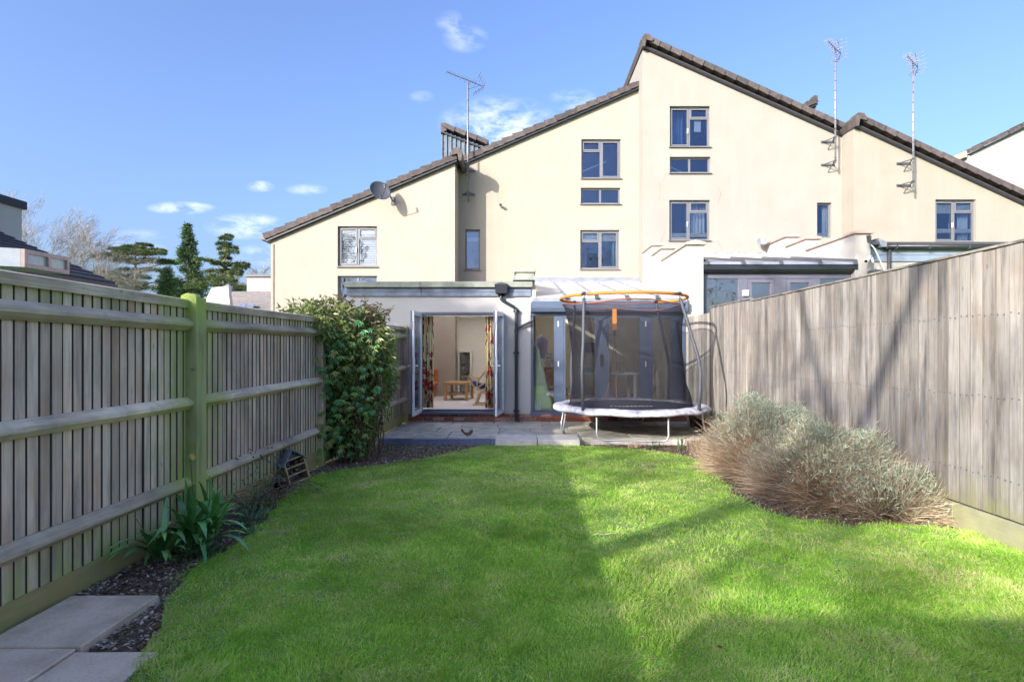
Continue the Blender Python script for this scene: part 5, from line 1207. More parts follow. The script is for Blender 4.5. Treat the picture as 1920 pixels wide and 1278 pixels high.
# twigs lying on the grass
twM = plain('dry_twig', (.42,.34,.22), .8)
def twig(px, py, lens, label):
    Yg = (H-.03)*F/(py-CY); c = Vector((PX(px, Yg), Yg, .035+gz(Yg))); mb = MB()
    for (dx_, dy_, l) in lens: mb.tube([tuple(c), tuple(c+Vector((dx_*l*.5, dy_*l*.5, .012))), tuple(c+Vector((dx_*l, dy_*l, .004)))], [.0035,.003,.0015], 5)
    tag(mb.build('twig', twM, None, at=c), label, 'twig', 'twigs fallen on the lawn')
twig(815, 914, [(-.1,.6,.3),(.9,.3,.28),(.35,1,.2)], 'forked pale twig in the middle of the far lawn')
twig(512, 977, [(-1,-.4,.2),(.3,.95,.22),(-.6,.7,.15)], 'pale forked twig at the left lawn edge nearest the strappy plant')
twig(530, 1000, [(-1,-.25,.22),(.2,.6,.12),(.9,.3,.12)], 'lower of the two twigs at the left lawn edge')
twig(965, 893, [(1,-.5,.25),(-.9,.4,.15)], 'thin twig on the far lawn just right of centre')
twig(748, 1003, [(1,.12,.14),(-.9,-.1,.1)], 'straight straw in the centre left of the lawn')
twig(1132, 1003, [(1,.1,.12),(-.9,-.05,.1)], 'short straw on the lawn beside the sunlit patch')

# ---------------------------------------------------------------- plants along the left fence
def strap_leaf(L, w, bend, side=0):
    mb = MB(); n = 9; x = z = 0; th = 0
    for i in range(n+1):
        s = i/n; ww = w*(.55+.45*math.sin(min(1, s*1.6)*PI/2))*(1-s**4)**.8+.001
        if i: th += bend/n*(.4+1.2*s); x += math.sin(th)*L/n; z += math.cos(th)*L/n
        mb.v += [(x, -ww/2, z+.25*ww*math.cos(th)), (x, 0, z), (x, ww/2, z+.25*ww*math.cos(th))]
    for i in range(n):
        for j in (0, 1): a = i*3+j; mb.f.append((a, a+1, a+4, a+3))
    return mb
AGX, AGY = -2.64, 4.50
ag = thing('agapanthus', 'dark green strap leaved agapanthus clump in front of the mossy fence post', 'plant', (-2.56,4.68,0))
m, t, b = newmat('strap_leaf'); c = ramp(t, noise_(t, 5, 3), [(.3, (.07,.25,.07)), (.7, (.22,.46,.14))]); k_ = mth(t, 'ADD', mth(t, 'MULTIPLY', objrand(t), .8), .6)
kc = t.nodes.new('ShaderNodeCombineColor'); [t.links.new(k_, kc.inputs[i]) for i in range(3)]; t.links.new(mixc(t, 1.0, c, kc.outputs[0], 'MULTIPLY'), b.inputs['Base Color']); b.inputs['Roughness'].default_value = .22; b.inputs['Specular IOR Level'].default_value = .7
m2, t, b = newmat('yellow_strap'); b.inputs['Base Color'].default_value = (.20,.24,.04,1); b.inputs['Roughness'].default_value = .4
vs = []
for v in range(9):
    q = strap_leaf(random.uniform(.42,.62), random.uniform(.036,.050), (.25,.5,.8,1.1,1.4,1.7,1.9,1.2,.9)[v]).mesh('strap_leaf', smooth=True); q.materials.append(m); vs.append(q)
vy = strap_leaf(.4, .035, 1.6).mesh('strap_leaf', smooth=True); vy.materials.append(m2)
for ci, (cx, cy) in enumerate(((0,0),(.16,.14),(-.12,-.2),(.22,-.05),(-.12,.06))):
    for i in range(25):
        a = random.choice((-PI/2, PI/2, -PI/2, -.9))+random.uniform(-.9,.9); v = random.randrange(9); til = random.uniform(0,.75)
        me_ = vy if random.random() < .04 else vs[v]; s = random.uniform(.9,1.25)
        X = AGX+cx*.4+.04*math.cos(a); Y_ = AGY+cy*1.5+.04*math.sin(a)
        if math.cos(a) < -.3 and (v > 3 or til > .3): continue
        piece(me_, 'strap_leaf', ag, (X, Y_, .0), scale=(s*.9, s, s*.9), rot=(0, til, a))
def tuftplant(name, label, cat, c, r, h, n, lm, L0, L1, up=.6, wd=.45):
    c = np.array(c); d = np.random.normal(size=(n,3)); d[:,2] = np.abs(d[:,2])*up; d /= np.linalg.norm(d, axis=1, keepdims=True)
    p_ = thing(name, label, cat, tuple(c)); q = np.random.rand(n, 1)**.5
    Pc = c+d*q*np.array([r, r, h]); Lg = np.random.uniform(L0, L1, n)
    tag(leaves('leaf_mass', Pc, d+np.array([0,0,.4]), Lg, Lg*wd, lm, p_, droop=.25), kind='stuff')
    sm = MB()
    for i in range(10):
        a = random.uniform(0, 2*PI); sm.tube([tuple(c), (c[0]+r*.5*math.cos(a), c[1]+r*.5*math.sin(a), c[2]+h*.5)], .004, 4)
    sm.build('stem', plain('green_stem', (.10,.14,.05), .7), p_); return p_
lmL = leafmat('fresh_leaf', (.05,.12,.035), (.12,.22,.08), (.22,.30,.12), .5, .25)
lmG = leafmat('glaucous_leaf', (.07,.14,.08), (.14,.24,.14), (.22,.32,.2), .5, .25)
tuftplant('leafy_plant', 'low rosette of fresh green leaves in front of the strap leaved plant', 'plant', (-2.48,4.28,.0), .17, .13, 230, lmL, .035, .065)
tuftplant('leafy_plant', 'pale grey green leafy plant between the strap leaves and the dry twigs', 'plant', (-2.42,5.05,.0), .14, .18, 200, lmG, .03, .06)
tuftplant('leafy_plant', 'round leaved seedling on the soil right of the strap leaved plant', 'plant', (-2.30,4.75,.0), .10, .06, 70, lmG, .025, .045)
tuftplant('leafy_plant', 'small green plant at the foot of the bare brambles by the fence', 'plant', (-2.55,5.5,.0), .14, .16, 160, lmL, .025, .05)
bl_ = thing('bramble', 'tangle of bare curling brown stems against the left fence before the insect house', 'plant', (-2.62,5.9,0)); sm = MB()
for i in range(46):
    a = random.uniform(0, 2*PI); p = Vector((-2.62+random.uniform(-.08,.15), random.uniform(5.3,6.3), 0)); d = Vector((math.cos(a)*.5+.1, math.sin(a)*.7, 1)); pts = [tuple(p)]
    for s in range(8):
        p = p+d.normalized()*random.uniform(.05,.09); d += Vector((random.uniform(-.5,.5), random.uniform(-.5,.5), -.28)); p.x = max(p.x, -2.79); pts.append(tuple(p))
    sm.tube(pts, [.005]*4+[.003]*5, 4)
sm.build('stem', plain('bramble_stem', (.17,.11,.075), .8, var=.4), bl_)
n = 160; Pc = np.stack([np.random.uniform(-2.78,-2.45,n), np.random.uniform(5.4,6.2,n), np.random.uniform(.1,.55,n)], axis=1)
tag(leaves('leaf_mass', Pc, np.random.normal(size=(n,3)), np.random.uniform(.02,.045,n), np.random.uniform(.012,.025,n), lmG, bl_), kind='stuff')
df_ = thing('daffodil', 'single pale yellow daffodil flower on a thin stem in front of the mossy post', 'flower', (-2.74,4.72,0))
MB().tube([(-2.74,4.72,0),(-2.75,4.71,.35),(-2.765,4.70,.66),(-2.75,4.69,.69)], .004, 5).build('stem', MC['green_stem'], df_)
fq = MB().tube([(-2.755,4.69,.685),(-2.72,4.665,.665)], [.006,.016], 8)
for i in range(6):
    a = i*PI/3; fq.face((-2.75,4.69,.685),(-2.745+.02*math.cos(a-.4),4.685,.685+.02*math.sin(a-.4)),(-2.74+.034*math.cos(a),4.68,.685+.034*math.sin(a)),(-2.745+.02*math.cos(a+.4),4.685,.685+.02*math.sin(a+.4)))
fq.build('flower_head', plain('yellow_petal', (.75,.68,.18), .6), df_)
# insect house leaning on the fence
ih = thing('insect_house', 'small wooden insect house with grey roof leaning against the left fence', 'insect house', (-2.66,6.65,0))
M = Matrix.Translation((-2.60,6.62,.02)) @ Matrix.Rotation(math.radians(-38), 4, 'Z') @ Matrix.Rotation(math.radians(-8), 4, 'Y') @ Matrix.Rotation(math.radians(12), 4, 'X')
pine_ = plain('pale_pine', (.46,.36,.20), .7, var=.15); grW = plain('grey_board', (.21,.22,.25), .8, var=.2, scale=15, bm=.3)
def ihb(name, mat, *boxes):
    q = MB(); [q.box(*b_) for b_ in boxes]; q.xform(M); return q.build(name, mat, ih)
w2, dp, hh = .13, .20, .26                          # front face is the local +x side
ihb('side_panel', plain('hardboard', (.30,.24,.14), .7, var=.1), (-dp,0,-w2,-w2+.012,.0,hh)); ihb('side_panel', MC['hardboard'], (-dp,0,w2-.012,w2,.0,hh))
ihb('floor_panel', pine_, (-dp,0,-w2+.013,w2-.013,0,.012)); ihb('back_panel', grW, (-dp,-dp+.01,-w2+.013,w2-.013,.013,hh))
for z in (.10,.19,.28): ihb('shelf', pine_, (-dp+.011,.004,-w2+.013,w2-.013,z,z+.012))
ihb('trim', pine_, (-.001,.010,-w2-.004,-w2+.012,0,hh)); ihb('trim', pine_, (-.001,.010,w2-.012,w2+.004,0,hh))
for sgn in (-1, 1):
    q = MB().prism([(-dp-.02,sgn*(w2+.03),hh-.03),(-dp-.02,0,hh+.13),(-dp-.02,0,hh+.145),(-dp-.02,sgn*(w2+.035),hh-.015)], (dp+.05,0,0)); q.xform(M); q.build('roof_panel', grW, ih)
q = MB().prism([(-.08,-w2+.01,hh),(-.08,w2-.01,hh),(-.08,0,hh+.115)], (.01,0,0)); q.xform(M); q.build('gable_panel', grW, ih)
rng = random.Random(3); q = MB()
for z in (.115,.205):
    for i in range(16): y_ = -w2+.02+rng.random()*(2*w2-.04); zz = z+.005+rng.random()*.055; q.tube([(-.15,y_,zz),(-.008-rng.random()*.02,y_+rng.uniform(-.02,.02),zz)], .009, 5)
q.xform(M); tag(q.build('filling', plain('pine_cone', (.17,.11,.07), .9, var=.5, scale=60), ih), kind='stuff')
ihb('leg_stake', pine_, (-.19,-.16,-w2-.03,-w2-.005,-.02,.28))
pot = thing('flower_pot', 'small dark red plant pot half hidden beside the insect house', 'pot', (-2.72,6.28,0))
MB().lathe([(0,.01),(.05,0),(.068,.10),(.072,.10),(.072,.125),(.058,.125),(.05,.09),(0,.085)], (-2.70,6.28,0), 16).build('pot_body', plain('maroon', (.11,.03,.03), .5), pot, smooth=True)
# climber
cl = thing('climbing_shrub', 'large evergreen climber with green and bronze leaves spilling over the left fence', 'shrub', (-2.55,8.4,0))
n = 15000; u = np.random.normal(size=(n,3)); u /= np.linalg.norm(u, axis=1, keepdims=True)
rr = np.random.rand(n)**.33
cen = np.array([[-2.46,8.35,1.55],[-2.55,8.3,.75],[-2.86,7.95,1.98],[-2.28,8.5,1.25],[-2.50,8.3,.35]]); rad = np.array([[.60,.55,.68],[.42,.44,.6],[.52,.45,.33],[.42,.45,.75],[.36,.36,.33]])
ci = np.random.choice(5, n, p=[.36,.2,.14,.18,.12])
Pc = cen[ci]+u*rr[:,None]*rad[ci]
bump_ = 1+.16*np.sin(Pc[:,1:2]*9+Pc[:,2:3]*7)*np.sin(Pc[:,0:1]*8-Pc[:,2:3]*6); Pc = cen[ci]+(Pc-cen[ci])*bump_
hole_ = (np.sin(Pc[:,0]*11+1)+np.sin(Pc[:,2]*9+Pc[:,0]*4)+np.sin(Pc[:,1]*8)) > 1.75; Pc = Pc[~hole_]; u = u[~hole_]
k = (Pc[:,0] > -3.4) & (Pc[:,2] > .03) & ~((Pc[:,0] < -2.86) & (Pc[:,2] < 1.95)); Pc = Pc[k]; u = u[k]; n = len(Pc)
D = u*.6+np.random.normal(size=(n,3))*.5+np.array([.15,-.2,-.35]); Lg = np.random.uniform(.06,.115,n)
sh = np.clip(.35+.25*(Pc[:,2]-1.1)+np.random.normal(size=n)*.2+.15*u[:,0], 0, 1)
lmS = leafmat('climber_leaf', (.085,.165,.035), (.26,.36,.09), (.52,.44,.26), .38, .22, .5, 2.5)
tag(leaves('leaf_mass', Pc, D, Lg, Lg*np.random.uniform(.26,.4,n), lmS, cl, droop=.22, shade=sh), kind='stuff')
# finger-like leaves that hang clear of the mass, one by one
def palmate():
    mb = MB()
    for a in (-1.0,-.45,0,.45,1.0):
        L = .10 if a == 0 else .085; w_ = .026; c_, s_ = math.cos(a), math.sin(a)
        def q(x, y, z): return (x*c_-y*s_, x*s_+y*c_, z)
        i = len(mb.v); mb.v += [(0,0,0), q(L*.45,-w_/2,.004-.01), q(L,0,-.035), q(L*.45,w_/2,.004-.01), q(L*.45,0,-.016)]
        mb.f += [(i,i+1,i+4),(i+1,i+2,i+4),(i,i+4,i+3),(i+4,i+2,i+3)]
    return mb
pms = []
for i, c_ in enumerate(((.09,.26,.08),(.18,.32,.06),(.07,.18,.06),(.27,.32,.10))):
    q = palmate().mesh('leaf'); q.materials.append(plain('hand_leaf%d' % i, c_, .35, var=.25, scale=20, bm=0)); pms.append(q)
cnt = 0
while cnt < 260:
    z = random.uniform(.1,2.0); side = random.random()
    if side < .42: x = random.uniform(-3.0+.2,-2.45); y_ = 7.75+random.uniform(-.1,.25) ; x = max(x, -2.78)
    else: x = random.uniform(-2.75,-1.95); y_ = 7.86+((x+2.4)**2)*.6+random.uniform(-.08,.1)+(.12 if z < .6 else 0)
    if x > -2.28+min(1, z/1.1)*.33 or (x > -2.0 and z > 1.8): continue
    piece(random.choice(pms), 'leaf', cl, (x, y_, z), scale=(1,1,1), rot=(random.uniform(-.5,.5), random.uniform(.3,1.2), random.uniform(-2.6,-.4))); cnt += 1
sm = MB(); tipP = []; tipD = []
for i in range(60):
    p = Vector((random.uniform(-3.0,-2.1), random.uniform(8.0,8.6), random.uniform(1.8,2.1))); d = Vector((random.uniform(-.8,.25) if p.x < -2.5 else random.uniform(-.3,.5), random.uniform(-.4,.3), random.uniform(.5,1))); pts = [tuple(p)]
    for s in range(5):
        p = p+d.normalized()*random.uniform(.05,.085); d += Vector((random.uniform(-.2,.2), random.uniform(-.2,.2), -.1)); pts.append(tuple(p))
        for _ in range(3): tipP.append(tuple(p)); tipD.append((random.uniform(-1,1), random.uniform(-1,1), random.uniform(-.7,.6)))
    sm.tube(pts, .0045, 4)
for i in range(40):
    p = Vector((random.uniform(-2.8,-2.1), random.uniform(8.0,8.5), .0)); pts = [tuple(p)]
    for s in range(9): p = p+Vector((random.uniform(-.06,.06), random.uniform(-.06,.06), random.uniform(.12,.22))); pts.append(tuple(p))
    sm.tube(pts, random.uniform(.004,.012), 5)
sm.build('stem', plain('climber_stem', (.12,.07,.05), .8, var=.3), cl)
tp = np.array(tipP); td = np.array(tipD); n = len(tp)
tag(leaves('shoot_leaves', tp, td, np.random.uniform(.05,.09,n), np.random.uniform(.018,.03,n), leafmat('bronze_leaf', (.10,.07,.04), (.14,.16,.06), (.25,.14,.08), .5, .25), cl), kind='stuff')
# lavender
lavS = leafmat('lavender_stem', (.20,.13,.09), (.55,.41,.29), (.78,.66,.50), .8, .15, .2, 2.0); lavL = leafmat('lavender_leaf', (.20,.25,.17), (.42,.48,.35), (.62,.67,.52), .7, .2, .2, 1.5)
leafmat('dead_stalk', (.30,.24,.16), (.55,.46,.33), (.70,.62,.48), .8, .2)
def lavender(label, c, R, h, ns, nl, brown):
    p_ = thing('lavender_bush', label, 'shrub', c, 'lavender bushes against the right fence'); c = np.array(c)
    u = np.random.normal(size=(ns,3)); u[:,2] = np.abs(u[:,2])*.9+.02; u /= np.linalg.norm(u, axis=1, keepdims=True)
    wob = 1+.14*np.sin(u[:,0:1]*7+c[0])*np.cos(u[:,1:2]*6)+.06*np.random.normal(size=(ns,1))
    Pc = c+u*np.array([R, R, h])*np.random.uniform(.15,.72,(ns,1))*wob
    D = u*np.array([1,1,.75])+np.random.normal(size=(ns,3))*.22+np.array([0,0,.12])
    tag(blades('stem_mass', Pc, D, np.random.uniform(.18,.40,ns)*R/.75, np.full(ns,.0052), lavS, p_, droop=.06, shade=np.clip(.5+np.random.normal(size=ns)*.25+.15*u[:,0], 0, 1)), kind='stuff')
    u = np.random.normal(size=(nl,3)); u[:,2] = np.abs(u[:,2])*1.5+.05; u[:,0] += .25; u /= np.linalg.norm(u, axis=1, keepdims=True)
    k = (np.random.rand(nl) < np.clip(u[:,2]*1.5+.05-brown*(u[:,0] < -.2)*.5, .04, 1)); u = u[k]; n_ = len(u)
    wob = 1+.14*np.sin(u[:,0:1]*7+c[0])*np.cos(u[:,1:2]*6)+.05*np.random.normal(size=(n_,1))
    Pc = c+u*np.array([R, R, h])*np.random.uniform(.72,1.0,(n_,1))*wob
    tag(blades('leaf_mass', Pc, u*.6+np.random.normal(size=(n_,3))*.6+np.array([0,0,.35]), np.random.uniform(.03,.065,n_), np.full(n_,.0068), lavL, p_, droop=.1), kind='stuff')
    ns2 = 420; uu = np.random.normal(size=(ns2,3)); uu[:,2] = np.abs(uu[:,2])+.35; uu /= np.linalg.norm(uu, axis=1, keepdims=True)
    tag(blades('dead_flower_stalks', c+uu*np.array([R, R, h])*.85, uu*.6+np.random.normal(size=(ns2,3))*.25+np.array([0,0,.8]), np.random.uniform(.12,.26,ns2), np.full(ns2,.0045), MC['dead_stalk'], p_, droop=.08), kind='stuff')
    q = MB()
    for i in range(70):
        a = random.uniform(0, 2*PI); r_ = random.uniform(.3,.9)*R; e = (c[0]+r_*math.cos(a), c[1]+r_*math.sin(a), random.uniform(.02,h*.6)); q.tube([(c[0]+random.uniform(-.1,.1), c[1]+random.uniform(-.1,.1), 0), ((c[0]*.5+e[0]*.5), (c[1]*.5+e[1]*.5), e[2]*.4+.05), e], [.012,.008,.004], 5)
    q.build('woody_stem', plain('grey_stem', (.24,.20,.17), .9, var=.3), p_); return p_
lavender('tallest lavender bush, brown on its left side, nearest the trampoline', (3.12,7.15,0), .84, .93, 16000, 19000, 1)
lavender('middle lavender bush with grey green top leaning on the sunlit fence', (3.28,6.0,0), .88, .76, 16000, 19000, .7)
lavender('lowest sprawling lavender bush at the near end by the gravel board', (3.52,5.4,0), .56, .48, 6500, 5500, .4)
tuftplant('leafy_plant', 'bright lime green small plant left of the tall lavender', 'plant', (2.68,7.85,-.05), .16, .16, 260, leafmat('lime_leaf', (.16,.24,.03), (.30,.38,.06), (.4,.45,.12)), .025, .05)
# dry stems and daffodil leaves at the patio edge
def spikes(label, c, n, h, spread, mat, name='grass_tuft', w_=.008):
    p_ = thing(name, label, 'plant', c); c = np.array(c); D = np.random.normal(size=(n,3))*spread; D[:,2] = 1
    Pc = c+np.random.normal(size=(n,3))*np.array([.05,.05,0]); tag(blades('leaf_mass', Pc, D, np.random.uniform(h*.6,h,n), np.full(n,w_), mat, p_, droop=.2), kind='stuff'); return p_
spk = leafmat('spike_green', (.06,.13,.05), (.14,.22,.10)); 
spikes('green daffodil leaves in front of the trampoline leg', (PX(1226,9.4),9.4,-.06), 26, .24, .45, spk)
spikes('taller thin green leaves between the trampoline leg and the dead stems', (PX(1276,9.3),9.3,-.06), 20, .34, .22, spk)
spikes('dead beige stems left of the trampoline leg', (PX(1188,9.5),9.5,-.06), 60, .17, .7, lavS, 'dead_plant', .006)
spikes('bushy dead brown plant at the right end of the patio by the fence', (PX(1306,9.0),9.0,-.06), 600, .36, .45, lavS, 'dead_plant', .005)
spikes('thin upright green plant beside the low brick wall', (PX(1338,9.2),9.2,-.06), 200, .42, .3, leafmat('sprig', (.18,.24,.1), (.34,.38,.2)), 'leafy_plant', .008)
# rusty chicken
ch = thing('chicken_ornament', 'rusty flat metal chicken standing on the patio edge', 'ornament', (PX(876,9.98),9.98,.03))
cx, cz = PX(876,9.98), .035; s = 9.98/1050
pts = [(-13,-17),(-11,-20),(-9,-19),(-7,-14),(-3,-11),(3,-12),(7,-17),(10,-19),(12,-16),(11,-10),(7,-5),(2,-3.5),(-4,-5),(-8,-9),(-10,-13),(-11,-10.5),(-12,-13)]
q = MB(); q.prism([(cx+x*s*.92, 9.985, cz-y*s*.8) for x, y in pts], (0,.006,0)); q.build('body', plain('rust', (.14,.075,.045), .8, var=.4, scale=30), ch)
for dx_ in (-1.5, 1.2): MB().tube([(cx+dx_*s,9.988,cz+4*s*.8),(cx+dx_*s*.6,9.988,cz-.005)], .004, 5).build('leg', MC['rust'], ch)

# ---------------------------------------------------------------- trees
def grow(seed, base, d0, L0, r0, levels, nch=(3,4), spread=.55, up=.12, shrink=.72, seg=4, jit=.12, minr=.006, first=.45, sides=5):
    rnd = random.Random(seed); T = MB(); Bm = MB()
    def br(p, d, L, r, lv):
        pts = [p]; rs = [r]; d = d.normalized(); kids = []
        n = seg
        for i in range(n):
            d = (d+Vector((rnd.uniform(-jit,jit), rnd.uniform(-jit,jit), rnd.uniform(-jit,jit)+up*.25))).normalized()
            p = p+d*L/n; pts.append(p); rs.append(max(minr, r*(1-.55*(i+1)/n))); 
            s = (i+1)/n
            if lv < levels and s >= first: kids.append((p, d, rs[-1]))
        (T if lv < 2 else Bm).tube([tuple(x) for x in pts], rs, sides if lv < 2 else (4 if lv < 3 else 3), cap=False)
        if lv >= levels: return
        for p_, d_, r_ in kids:
            for c in range(rnd.randint(*nch)-1 if p_ is not kids[-1][0] else rnd.randint(*nch)):
                ax = d_.orthogonal().normalized(); ax.rotate(Matrix.Rotation(rnd.uniform(0, 2*PI), 3, d_))
                nd = (d_+ax*spread*rnd.uniform(.6,1.4)+Vector((0,0,up))).normalized()
                br(p_, nd, L*shrink*rnd.uniform(.75,1.15), r_*rnd.uniform(.5,.75), lv+1)
    br(Vector(base), Vector(d0), L0, r0, 0)
    return T, Bm
barkM = plain('bark', (.16,.125,.10), .9, var=.35, scale=3, bm=.4); twigM = plain('twig_wood', (.24,.21,.205), .9, var=.3, scale=2, bm=0)
def bare_tree(label, base, stems, cat='tree', tm=barkM, bmz=twigM):
    t_ = thing('bare_tree', label, cat, base)
    A = MB(); B = MB()
    for kw in stems:
        T, Q = grow(**kw)
        for S, Dm in ((T, A), (Q, B)):
            n0 = len(Dm.v); Dm.v += S.v; Dm.f += [tuple(n0+i for i in f) for f in S.f]
    A.build('trunk', tm, t_); tag(B.build('crown', bmz, t_), kind='stuff'); return t_
bx, by = PX(52,40), 40
bare_tree('large bare tree with a wide fan of twigs above the dark tiled roof', (bx,by,-.3),
    [dict(seed=11+i, base=(bx+dx_*.25,by,-.3), d0=(dx_,.1*i,2.6), L0=7.6-abs(dx_)*.9, r0=.11, levels=4, nch=(2,3), spread=.5, up=.0, shrink=.52, first=.3, seg=5, jit=.06, minr=.0055) for i, dx_ in enumerate((-1.5,-.95,-.45,.05,.5,1.0,1.6))])
bx = PX(486,62)
bare_tree('small hazy bare tree behind the white flat topped house', (bx,62,-.3), [dict(seed=31+i, base=(bx+dx_,62,-.3), d0=(dx_*.3,0,2.6), L0=6.6, r0=.12, levels=4, nch=(2,3), spread=.45, up=.04, shrink=.5, first=.4, seg=5, jit=.08, minr=.012) for i, dx_ in enumerate((-1.1,.1,1.3))])
fol1 = leafmat('spruce_needles', (.03,.075,.032), (.085,.145,.06), (.16,.22,.09), .7, .05, .2, .6)
fol2 = leafmat('cedar_needles', (.04,.075,.035), (.11,.15,.065), (.21,.25,.11), .7, .05, .2, .5)
def conifer(label, cx, Y, ztop, R, n, fm, trunk_r=.2, tiers=None, shape=1.0, tl=(.3,.6), zb=0, name='conifer_tree'):
    x = PX(cx, Y); t_ = thing(name, label, 'tree', (x, Y, -.3))
    MB().tube([(x,Y,-.3),(x+.1,Y,ztop*.5),(x,Y,ztop*.98)], [trunk_r,trunk_r*.6,.02], 7).build('trunk', barkM, t_)
    Pl = []; Dl = []; bm_ = MB()
    nb = int(ztop*20)
    for i in range(nb):
        s = (i+random.random())/nb; z = zb+(ztop-zb)*s; rr_ = R*((1-s)**shape)*random.uniform(.65,1.15)+.08; a = random.uniform(0, 2*PI)
        dd = np.array([math.cos(a), math.sin(a), -.12+.35*s]); e = np.array([x,Y,z])+dd*rr_
        bm_.tube([(x,Y,z), tuple(e)], [.03,.01], 3, cap=False)
        k = max(8, int(n/nb*(rr_/R+.15)*1.6)); q = np.random.rand(k,1)**.6
        p = np.array([x,Y,z])+dd*rr_*q+np.random.normal(size=(k,3))*np.array([.24,.24,.22])*(.4+rr_/R*.8)
        Pl.append(p); Dl.append(dd*1.1+np.random.normal(size=(k,3))*.5+np.array([0,0,-.10]))
    bm_.build('branches', barkM, t_)
    p = np.concatenate(Pl); d = np.concatenate(Dl); k = len(p)
    tag(leaves('crown', p, d, np.random.uniform(*tl, k), np.random.uniform(.035,.08,k), fm, t_, droop=.2, shade=np.clip(np.random.rand(k)*.6+.45*vnoise(p[:,0], p[:,2], 1.1, 4), 0, 1)), kind='stuff'); return t_
conifer('tall dense dark spruce, highest evergreen behind the left fence', 352, 50, 12.9, 2.9, 42000, fol1, shape=.95, tl=(.13,.32))
conifer('shorter bushy conifer touching the left side of the tall spruce', 314, 47, 8.6, 1.7, 19000, fol1, shape=.8, tl=(.13,.32))
def padded(label, name, cx, Y, ztop, pads, fm, tr_=.25, lean=0, n=1):
    x = PX(cx, Y); t_ = thing(name, label, 'tree', (x, Y, -.3)); MB().tube([(x,Y,-.3),(x+lean*.5,Y,ztop*.5),(x+lean,Y,ztop*.97)], [tr_,tr_*.7,.04], 8).build('trunk', barkM, t_)
    Pl = []; Dl = []; bm_ = MB()
    for (px, py, rx, rz, w_) in pads:
        Yp = Y+random.uniform(-2.2,2.2)*(.3+abs(px-cx)/60); c = P(px, py, Y); c.y = Yp
        zt_ = max(1, c.z-abs(c.x-x)*.35); bm_.tube([(x+lean*zt_/ztop,Y,zt_),((x+c.x)/2,(Y+Yp)/2,(zt_+c.z)/2+.15),tuple(c)], [.09,.06,.03], 5, cap=False)
        k = int(w_*n*2.6); a = np.random.rand(k)*2*PI; q = np.sqrt(np.random.rand(k)); RX = rx/F*Y; RZ = rz/F*Y
        p = np.stack([c.x+RX*q*np.cos(a), Yp+RX*.8*q*np.sin(a), c.z+RZ*(1-q**2)*.6+np.random.normal(size=k)*RZ*.35], axis=1)
        Pl.append(p); Dl.append(np.stack([np.cos(a), np.sin(a), np.random.normal(size=k)*.25-.05], axis=1)+np.random.normal(size=(k,3))*.3)
    bm_.build('limbs', barkM, t_); p = np.concatenate(Pl); d = np.concatenate(Dl); k = len(p)
    tag(leaves('crown', p, d, np.random.uniform(.13,.30,k), np.random.uniform(.03,.06,k), fm, t_, droop=.08, shade=np.clip(np.random.rand(k)*.7+.25, 0, 1)), kind='stuff')
padded('wide cedar with flat layered branches left of the spruce', 'cedar_tree', 254, 52, 12.2,
    [(262,457,14,3,420),(248,463,20,3,520),(210,463,24,3,620),(228,470,24,4,700),(285,467,16,3,420),(196,474,24,3,560),(255,474,34,4,1000),(300,478,22,4,560),(218,484,34,4,900),(280,487,34,5,1000),(312,491,18,4,420),(240,492,20,4,500),
     (222,503,18,5,420),(200,512,24,4,420),(236,516,26,5,560),(280,505,20,4,380),(214,526,24,6,520),(250,532,26,6,520),(290,524,20,5,360),(190,522,16,5,260),(275,540,22,6,420),(228,542,26,6,500)], fol2)
padded('scots pine with open tiers of branches between the spruce and the peach house', 'pine_tree', 421, 45, 10.8,
    [(428,443,6,4,170),(430,451,9,4,200),(422,459,12,4,260),(436,466,10,4,220),(412,465,8,4,170),(428,478,7,4,150),(447,477,10,4,190),(420,484,9,4,170),(416,495,16,5,340),(440,494,14,6,330),(400,493,14,4,260),(452,502,10,6,240),(390,506,18,5,330),(428,508,20,6,420),
     (446,515,10,5,220),(412,521,22,7,460),(392,528,20,6,330),(436,530,20,7,400),(405,538,24,6,420),(450,541,20,5,300),(430,545,22,6,360),(384,541,18,7,260)], fol2, tr_=.16)
# trees and the garage behind the viewer: they throw the shadows on lawn, fence and walls and show in the window glass
T1 = [dict(seed=51, base=(-6.3,-5.3,6.1), d0=(.02,.99,1.65), L0=4.0, r0=.10, levels=4, nch=(2,3), spread=.6, shrink=.5, seg=5, jit=.05, minr=.008, first=.55),
      dict(seed=52, base=(-6.3,-5.3,6.1), d0=(.02,-1.09,1.95), L0=3.6, r0=.10, levels=4, nch=(2,3), spread=.6, shrink=.5, seg=5, jit=.05, minr=.008, first=.55)]
t1 = bare_tree('forked bare tree behind the viewer whose shadow falls on the right fence', (-6.3,-5.3,-.3), T1)
MB().tube([(-7.7,-4.4,-.3),(-7.6,-4.5,2),(-7.2,-4.8,4.4),(-6.3,-5.3,6.25)], [.18,.14,.115,.10], 10).build('trunk', barkM, t1)
t3 = None and bare_tree('bare tree behind the viewer with one long level limb', (-10.4,-8.1,-.3), [dict(seed=61, base=(-9.9,-7.9,5.7), d0=(2.6,.45,.02), L0=3.6, r0=.15, levels=3, nch=(2,3), spread=.6, shrink=.35, up=-.02, seg=6, jit=.04, minr=.008, first=.5)])
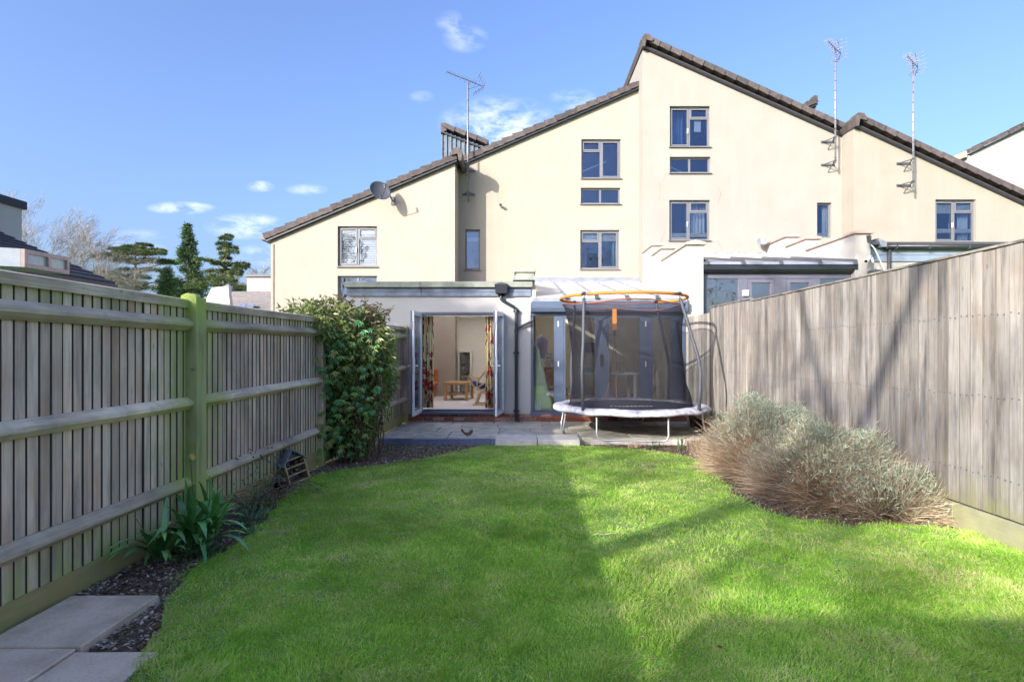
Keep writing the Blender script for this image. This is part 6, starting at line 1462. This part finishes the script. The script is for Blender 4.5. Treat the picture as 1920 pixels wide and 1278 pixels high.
None and MB().tube([(-10.6,-8.3,-.3),(-10.5,-8.2,3),(-10.3,-8.0,5.2),(-9.9,-7.9,5.72)], [.26,.22,.18,.16], 10).build('trunk', barkM, t3)
for i, (x, y_, s, h_, lab) in enumerate(((-19.5,-11.0,71,7.6,'broad bare tree farthest behind the viewer that dapples the extension wall'),(-25.5,-9.5,81,7.2,'second broad bare tree behind the viewer, left of the first'),(-16.0,-8.0,91,6.2,'shorter bushy bare tree behind the viewer nearest the fork'),(-17.5,-16.5,121,7.6,'tall bare tree behind the viewer whose twigs dapple the right fence'),(13,-24,101,9,'bare tree behind the viewer on the right seen only in the window glass'),(4,-28,111,9,'bare tree straight behind the viewer seen only in the window glass'))):
    bare_tree(lab, (x,y_,-.3), [dict(seed=s+j, base=(x,y_,-.3), d0=(.35*math.cos(j*2.1),.35*math.sin(j*2.1),1), L0=h_, r0=.22, levels=4, nch=(2,3), spread=.62, up=.10, shrink=.45, first=.5, seg=5, jit=.1, minr=.012) for j in range(3)])
gr_ = thing('garage', 'brick garage behind the viewer whose flat roof shades the near right corner of the lawn', 'garage', (-1,-6,0))
MB().box(-4.9,2.6,-9.0,-3.9,-.3,3.3).build('wall', plain('garage_brick', (.26,.15,.11), .9), gr_); MB().box(-4.95,2.65,-9.05,-3.85,3.31,3.5).build('flat_roof', gutterM, gr_)

ev = thing('evergreen_tree', 'dense evergreen tree behind the viewer that shades the extension wall', 'tree', (-18.9,-7.7,-.3))
MB().tube([(-18.9,-7.7,-.3),(-18.9,-7.7,10)], [.3,.12], 8).build('trunk', barkM, ev)
n = 5600; u = np.random.normal(size=(n,3)); u /= np.linalg.norm(u, axis=1, keepdims=True)
p = np.array([-18.9,-7.7,10.3])+u*np.random.rand(n,1)**.4*np.array([2.15,2.0,2.75])
k = vnoise(p[:,0]+30, p[:,2]+p[:,1]*.3, .9, 8) > .27; p = p[k]; u = u[k]; n = len(p)
tag(leaves('crown', p, u+np.random.normal(size=(n,3))*.6, np.random.uniform(.25,.5,n), np.random.uniform(.12,.25,n), fol1, ev), kind='stuff')
